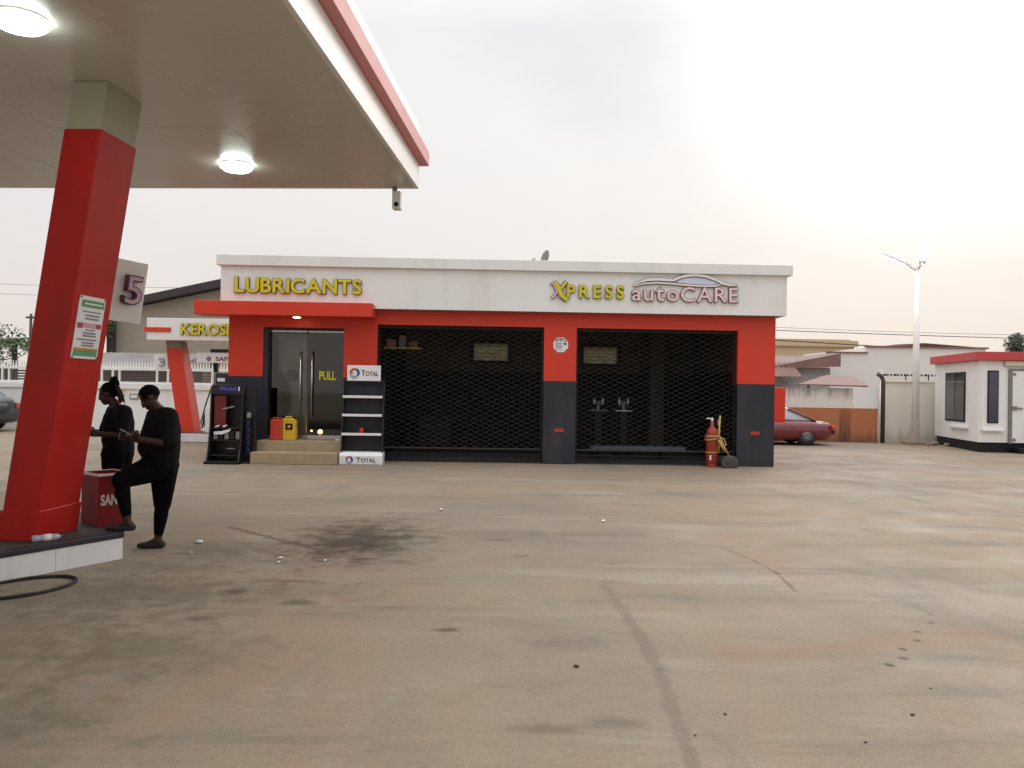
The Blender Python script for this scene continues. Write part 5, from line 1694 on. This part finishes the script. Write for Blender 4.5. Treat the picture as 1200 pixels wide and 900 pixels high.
on_front(0.72, 2.4, -0.10, -0.002, 2.60, 2.74, 'lintel_strip', mat('cream_strip', (0.55, 0.50, 0.36), 0.6), t)
on_front(1.0, 2.2, -0.35, -0.01, 0.02, 0.16, 'door_step', M_dark, t)

# rubble at the cabin corner
for k, (x, y, s) in enumerate(((14.25, 27.6, 0.14), (14.45, 27.2, 0.10), (13.9, 27.3, 0.09))):
    e_ = MB()
    ellipsoid(e_, (0, 0, s * 0.5), (s, s * 0.8, s * 0.55), sub=2)
    rn = random.Random(k)
    for v_ in e_.bm.verts:
        v_.co *= rn.uniform(0.85, 1.15)
        v_.co.z = max(0.0, v_.co.z)
    o = e_.build('stone', M_block)
    for p_ in o.data.polygons:
        p_.use_smooth = False
    tag(place(o, (x, y, 0.0)), 'small brown stone lying between the lamp post base and the cabin', 'stone', 'stones by the cabin')

# lamp post
t = thing('street_lamp', 'white tapered lamp post with two lit lamp heads beside the cabin', 'street lamp', (13.75, 27.9, 0))
box('footing', M_block, t, -0.34, 0.30, -0.32, 0.3, 0.0, 0.12, bev=0.02)
MB().tube([(0, 0, 0.12), (0, 0, 0.14)], 0.19, 12).build('flange', M_grey, t)
MB().tube([(0, 0, 0.14), (0, 0, 3.0), (0, 0, 6.05)], [0.13, 0.105, 0.065], 16).build('pole', M_wpaint, t)
MB().tube([(0, 0, 5.92), (-0.35, -0.02, 6.12)], 0.035, 8).build('arm', M_wpaint, t)
MB().tube([(0, 0, 5.95), (0.03, -0.25, 6.15)], 0.035, 8).build('arm', M_wpaint, t)
def lamphead(M_):
    h_ = MB()
    h_.hexa([(-0.10, 0.0, 0), (0.10, 0.0, 0), (0.15, 1.05, 0), (-0.15, 1.05, 0), (-0.07, 0.0, 0.09), (0.07, 0.0, 0.09), (0.11, 1.0, 0.06), (-0.11, 1.0, 0.06)])
    o = h_.build('lamp_head', M_wpaint, t)
    o.matrix_local = M_
    MB().box(-0.11, 0.11, 0.18, 1.0, -0.018, -0.002, bev=0.004).build('led_panel', M_lamps, o)
    return o
lamphead(Matrix.Translation((-0.28, -0.02, 6.08)) @ Matrix.Rotation(R(90), 4, 'Z') @ Matrix.Rotation(R(24), 4, 'X') @ Matrix.Rotation(R(-32), 4, 'Y'))
lamphead(Matrix.Translation((0.05, -0.22, 6.13)) @ Matrix.Rotation(R(168), 4, 'Z') @ Matrix.Rotation(R(48), 4, 'X'))

# =================================================================== CARS
def cut_arches(o, cyls):
    for (x, z, r) in cyls:
        cm = MB().lathe([(0, -3), (r, -3), (r, 3), (0, 3)], (x, 0, z), 28, 'y')
        co = cm.build('cutter', M_dark)
        md = o.modifiers.new('arch', 'BOOLEAN')
        md.operation = 'DIFFERENCE'
        md.object = co
        md.solver = 'EXACT'
        dg = bpy.context.evaluated_depsgraph_get()
        me = bpy.data.meshes.new_from_object(o.evaluated_get(dg))
        o.modifiers.clear()
        o.data = me
        bpy.data.objects.remove(co)
def loft(sections, name, m, parent):
    """sections: list of closed outlines (lists of 3-D points, same count)"""
    t_ = MB()
    rings = [[t_.bm.verts.new(p) for p in s] for s in sections]
    for a, e in zip(rings[:-1], rings[1:]):
        for i in range(len(a)):
            t_._f([a[i], a[(i + 1) % len(a)], e[(i + 1) % len(e)], e[i]], smooth=True)
    t_._f(rings[0][::-1])
    t_._f(rings[-1])
    return t_.build(name, m, parent)
def car(name, label, loc, rz, paint, glass, L_, Wd, prof, cab, wheel_r, wx):
    """prof: (x, z_bottom, z_top, half-width) from front to rear; cab: (x, z_base, z_roof, hw_base, hw_roof)"""
    t = thing(name, label, 'car', loc, rz)
    sec = []
    for x, zb, zt, hw in prof:
        h = zt - zb
        sec.append([(x, s * y, z) for s, pts_ in ((1, ((hw * 0.86, zb), (hw * 0.97, zb + h * 0.18), (hw, zb + h * 0.5), (hw * 0.97, zb + h * 0.82), (hw * 0.86, zt - 0.012), (hw * 0.5, zt + 0.008))),
                                                  (-1, ((hw * 0.5, zt + 0.008), (hw * 0.86, zt - 0.012), (hw * 0.97, zb + h * 0.82), (hw, zb + h * 0.5), (hw * 0.97, zb + h * 0.18), (hw * 0.86, zb)))) for y, z in pts_])
    body = loft(sec, 'body', paint, t)
    cut_arches(body, [(x, wheel_r, wheel_r + 0.06) for x in wx])
    for p_ in body.data.polygons:
        p_.use_smooth = True
    gsec = []
    for x, zb, zr, hb, hr in cab:
        gsec.append([(x, hb, zb), (x, hb * 0.99, zb + (zr - zb) * 0.1), (x, hr * 1.0, zb + (zr - zb) * 0.92), (x, hr * 0.8, zr), (x, -hr * 0.8, zr), (x, -hr, zb + (zr - zb) * 0.92), (x, -hb * 0.99, zb + (zr - zb) * 0.1), (x, -hb, zb)])
    loft(gsec, 'window_glass', glass, t)
    # roof skin, pillars
    rsec = []
    mid = [c_ for c_ in cab if c_[2] > max(k[2] for k in cab) - 0.1]
    for x, zb, zr, hb, hr in mid:
        rsec.append([(x, hr * 1.03, zb + (zr - zb) * 0.86), (x, hr * 0.82, zr + 0.012), (x, 0, zr + 0.03), (x, -hr * 0.82, zr + 0.012), (x, -hr * 1.03, zb + (zr - zb) * 0.86), (x, -hr * 0.8, zr - 0.02), (x, hr * 0.8, zr - 0.02)])
    loft(rsec, 'roof', paint, t)
    for s in (1, -1):
        for (i, j) in ((0, 1), (len(cab) - 1, len(cab) - 2)):
            a, e = cab[i], cab[j]
            MB().tube([(a[0], s * a[3] * 1.0, a[1] + 0.0), (e[0], s * e[4] * 1.02, e[1] + (e[2] - e[1]) * 0.93)], 0.035, 6).build('pillar', paint, t)
        xm = (cab[1][0] + cab[-2][0]) / 2
        MB().tube([(xm, s * cab[1][3] * 1.0, cab[1][1]), (xm, s * cab[1][4] * 1.02, cab[1][2] - 0.05)], 0.035, 6).build('pillar', paint, t)
        MB().tube([(cab[0][0], s * cab[0][3] * 1.005, cab[0][1] + 0.012), (cab[-1][0], s * cab[-1][3] * 1.005, cab[-1][1] + 0.012)], 0.014, 6).build('waist_trim', M_chrome, t)
        for x in wx:
            w = MB().lathe([(0, -0.09), (wheel_r * 0.7, -0.10), (wheel_r * 0.96, -0.09), (wheel_r, -0.05), (wheel_r, 0.05), (wheel_r * 0.96, 0.09), (wheel_r * 0.7, 0.10), (0, 0.09)], (x, s * (Wd - 0.12), wheel_r), 26, 'y').build('wheel', M_rubber, t)
            MB().lathe([(0, -0.008), (wheel_r * 0.3, -0.012), (wheel_r * 0.62, 0.0), (wheel_r * 0.62, 0.012), (0, 0.012)], (x, s * (Wd - 0.014), wheel_r), 20, 'y').build('hub_cap', M_hub, w)
        xr = prof[-1][0]
        zt = prof[-2][2]
        MB().box(xr - 0.10, xr + 0.012, s * Wd * 0.80 - 0.14, s * Wd * 0.80 + 0.10, zt - 0.24, zt - 0.08, bev=0.02).build('tail_light', M_tail, t)
        MB().box(prof[0][0] - 0.012, prof[0][0] + 0.10, s * Wd * 0.72 - 0.16, s * Wd * 0.72 + 0.12, prof[1][2] - 0.2, prof[1][2] - 0.07, bev=0.02).build('headlight', M_glassw, t)
        dx0 = (cab[0][0] + cab[-1][0]) / 2
        MB().box(dx0 + 0.45, dx0 + 0.62, s * Wd * 0.985 - 0.012, s * Wd * 0.985 + 0.014, prof[2][2] - 0.14, prof[2][2] - 0.11, bev=0.005).build('door_handle', paint, t)
    MB().box(prof[-1][0] - 0.04, prof[-1][0] + 0.05, -Wd * 0.9, Wd * 0.9, prof[-1][1] + 0.08, prof[-1][1] + 0.26, bev=0.03).build('bumper', paint, t)
    return t
_sedan = car('sedan', 'maroon saloon car parked nose behind the building, boot toward the cabin', (8.22, 27.2, 0), 0, M_carr, M_glassw, 4.4, 0.86,
    [(-2.2, 0.30, 0.62, 0.62), (-2.1, 0.24, 0.70, 0.76), (-1.5, 0.20, 0.80, 0.84), (-0.7, 0.20, 0.90, 0.86), (0.6, 0.20, 0.93, 0.86), (1.4, 0.20, 0.92, 0.85), (1.9, 0.22, 0.88, 0.82), (2.12, 0.28, 0.82, 0.76), (2.2, 0.34, 0.72, 0.66)],
    [(-1.0, 0.89, 0.95, 0.74, 0.70), (-0.25, 0.91, 1.34, 0.76, 0.60), (0.2, 0.92, 1.40, 0.77, 0.61), (0.75, 0.92, 1.37, 0.76, 0.60), (1.62, 0.90, 0.96, 0.72, 0.66)], 0.31, (-1.38, 1.30))
_sedan.scale = (1, 1, 0.88)
car('estate_car', 'dark navy hatchback parked by the boundary wall, tail toward the pump island', (-18.85, 27.2, 0), R(2), M_carn, M_glassw, 4.2, 0.86,
    [(-2.1, 0.34, 0.70, 0.64), (-2.0, 0.28, 0.84, 0.78), (-1.4, 0.24, 0.96, 0.85), (-0.6, 0.24, 1.02, 0.87), (0.6, 0.24, 1.04, 0.87), (1.4, 0.24, 1.04, 0.86), (1.85, 0.26, 1.00, 0.83), (2.05, 0.32, 0.94, 0.76)],
    [(-1.05, 1.0, 1.06, 0.76, 0.72), (-0.35, 1.02, 1.55, 0.78, 0.62), (0.3, 1.03, 1.64, 0.79, 0.64), (1.0, 1.03, 1.60, 0.78, 0.63), (1.85, 1.0, 1.08, 0.72, 0.66)], 0.34, (-1.3, 1.25))

# =================================================================== TREES
def tree(label, loc, h, rx, seed, m, n_leaf=7000, leaf=0.10, trunk_r=0.16):
    rn = random.Random(seed)
    t = thing('tree', label, 'tree', loc)
    tk = MB()
    tk.tube([(0, 0, 0), (0.1, 0, h * 0.3), (0.0, 0.1, h * 0.6), (0.1, 0.1, h * 0.85)], [trunk_r, trunk_r * 0.8, trunk_r * 0.5, trunk_r * 0.2], 8)
    clumps = []
    for i in range(16):
        a = rn.uniform(0, 2 * math.pi)
        rr = rx * math.sqrt(rn.random()) * 0.8
        z = h * rn.uniform(0.5, 0.95)
        cpt = Vector((rr * math.cos(a), rr * math.sin(a), z))
        clumps.append((cpt, rn.uniform(0.25, 0.48) * rx))
        if i < 9:
            tk.tube([(0.05, 0.05, h * rn.uniform(0.3, 0.6)), tuple(cpt * 0.6 + Vector((0, 0, h * 0.25))), tuple(cpt)], [trunk_r * 0.4, trunk_r * 0.25, 0.02], 6)
    tk.build('trunk', M_bark, t)
    lf = MB()
    for i in range(n_leaf):
        cpt, cr_ = rn.choice(clumps)
        d = Vector((rn.gauss(0, 1), rn.gauss(0, 1), rn.gauss(0, 0.8))).normalized() * cr_ * rn.random() ** 0.4
        p = cpt + d
        a = Vector((rn.gauss(0, 1), rn.gauss(0, 1), rn.gauss(0, 0.6))).normalized()
        e = a.orthogonal().normalized()
        s = leaf * rn.uniform(0.6, 1.3)
        vs = [lf.bm.verts.new(p + q) for q in (a * s, e * s * 0.42 + a * 0.1 * s, -a * s * 0.8, -e * s * 0.42)]
        lf._f(vs)
    lf.build('crown', m, t)
    return t
tree('leafy tree between the red column and the beige building', (-19.9, 37.0, 0), 4.5, 1.5, 11, M_leaf)
tree('low bushy tree behind the spiked railing under the palm', (-26.4, 40.0, 0), 3.75, 2.2, 12, M_leaf)
tree('dark tree top showing over the red cabin roof', (28.3, 45.0, 0), 5.3, 1.5, 14, M_leafd)
tree('low dark bush at the far end of the boundary wall', (-29.2, 41.0, 0), 3.6, 2.0, 15, M_leafd)
# palm
t = thing('palm_tree', 'palm crown rising above the bushes behind the boundary wall', 'palm', (-26.2, 43.0, 0))
MB().tube([(0, 0, 0), (0.1, 0, 2.0), (0.05, 0, 3.7)], [0.2, 0.15, 0.13], 10).build('trunk', M_bark, t)
cr_ = MB()
rn = random.Random(4)
for k in range(18):
    a = k / 18 * 2 * math.pi + rn.uniform(-0.2, 0.2)
    el = rn.uniform(0.0, 1.1)
    L_ = rn.uniform(1.1, 1.5)
    pts_ = []
    for i in range(8):
        f = i / 7
        rr = L_ * f * math.cos(el * (1 - f * 0.4))
        zz = 3.7 + L_ * (math.sin(el) * f - 0.75 * f * f)
        pts_.append(Vector((rr * math.cos(a), rr * math.sin(a), zz)))
    cr_.tube(pts_, [0.02] * 7 + [0.006], 4)
    sdv = Vector((-math.sin(a), math.cos(a), 0))
    for i in range(1, 8):
        for q in range(3):
            p = pts_[i - 1].lerp(pts_[i], q / 3)
            dd = (pts_[i] - pts_[i - 1]).normalized()
            for s in (-1, 1):
                tip_ = p + (sdv * s * 0.8 + dd * 0.6 + Vector((0, 0, -0.35))).normalized() * 0.42
                vs = [cr_.bm.verts.new(v_) for v_ in (p - dd * 0.02, p + dd * 0.03, tip_)]
                cr_._f(vs)
cr_.build('crown', M_leaf, t)

# =================================================================== POLES AND WIRES
t = thing('utility_pole', 'thin grey utility pole behind the bushes and boundary wall', 'pole', (-25.9, 44.0, 0))
MB().tube([(0, 0, 0), (0, 0, 5.3)], [0.12, 0.07], 8).build('shaft', M_bark, t)
box('crossarm', M_bark, t, -0.25, 0.25, -0.06, 0.06, 5.05, 5.15)
def wire(p, q, sag, r, label):
    p, q = Vector(p), Vector(q)
    pts_ = [p.lerp(q, i / 20) - Vector((0, 0, sag * 4 * (i / 20) * (1 - i / 20))) for i in range(21)]
    o = MB().tube([v_ - p for v_ in pts_], r, 5).build('overhead_cable', M_cable)
    o.location = p
    return tag(o, label, 'cable', 'overhead cables')
wire((5.0, 40.0, 4.95), (34.0, 40.0, 4.45), 0.10, 0.018, 'thin upper overhead cable crossing behind the lamp post')
wire((5.0, 40.0, 4.62), (19.6, 40.0, 3.95), 0.0, 0.026, 'thick overhead cable running down to the stepped house roof')
wire((5.0, 46.0, 5.75), (36.0, 46.0, 5.2), 0.25, 0.010, 'faint high overhead cable behind the lamp post')
for k, z in enumerate((7.6, 7.0)):
    wire((-32.0, 50.0, z), (-5.0, 50.0, z + 0.5), 0.3, 0.010, ['faint upper cable above the gabled building', 'faint lower cable above the gabled building'][k])

# =================================================================== LITTER
def paper(x, y, s, lab, m=M_paper, name='paper_scrap'):
    rn = random.Random(int(x * 100 + y * 7))
    e_ = MB()
    ellipsoid(e_, (0, 0, 0), (s, s * 0.6, s * 0.35), sub=2)
    for v_ in e_.bm.verts:
        v_.co *= rn.uniform(0.7, 1.25)
        v_.co.z += s * 0.42
        v_.co.z = max(0.001, v_.co.z)
    o = e_.build(name, m)
    tag(place(o, (x, y, 0.0), rn.uniform(0, 6)), lab, 'litter', 'litter on the forecourt')
for x, y, s, lab in ((-3.30, 8.72, 0.045, "largest white paper scrap near the standing person's planted foot"), (-3.18, 8.2, 0.02, 'tiny white paper scrap between the pump island and the oil patch'),
                     (-2.23, 8.0, 0.03, 'white paper scrap at the near edge of the dark oil patch'), (-2.2, 7.82, 0.024, 'second white paper scrap at the near edge of the dark oil patch'),
                     (-1.78, 7.93, 0.022, 'small white paper scrap on the rim of the dark oil patch'), (1.20, 10.55, 0.035, 'white paper scrap alone on the concrete before the centre pillar'),
                     (-0.95, 11.3, 0.04, 'white paper scrap alone on the concrete before the lattice bay by the door'), (1.3, 3.2, 0.012, 'tiny white speck of paper near the long groove stain')):
    paper(x, y, s, lab)
M_dirt = mat('dark_litter', (0.05, 0.042, 0.035), 0.8)
for x, y, s in ((0.42, 5.02, 0.020), (1.15, 4.32, 0.011), (0.93, 4.05, 0.009), (1.75, 4.0, 0.010), (2.15, 4.35, 0.013), (2.45, 4.75, 0.009)):
    paper(x, y, s, 'small dark pebble of dirt on the open concrete forecourt', M_dirt, 'pebble')
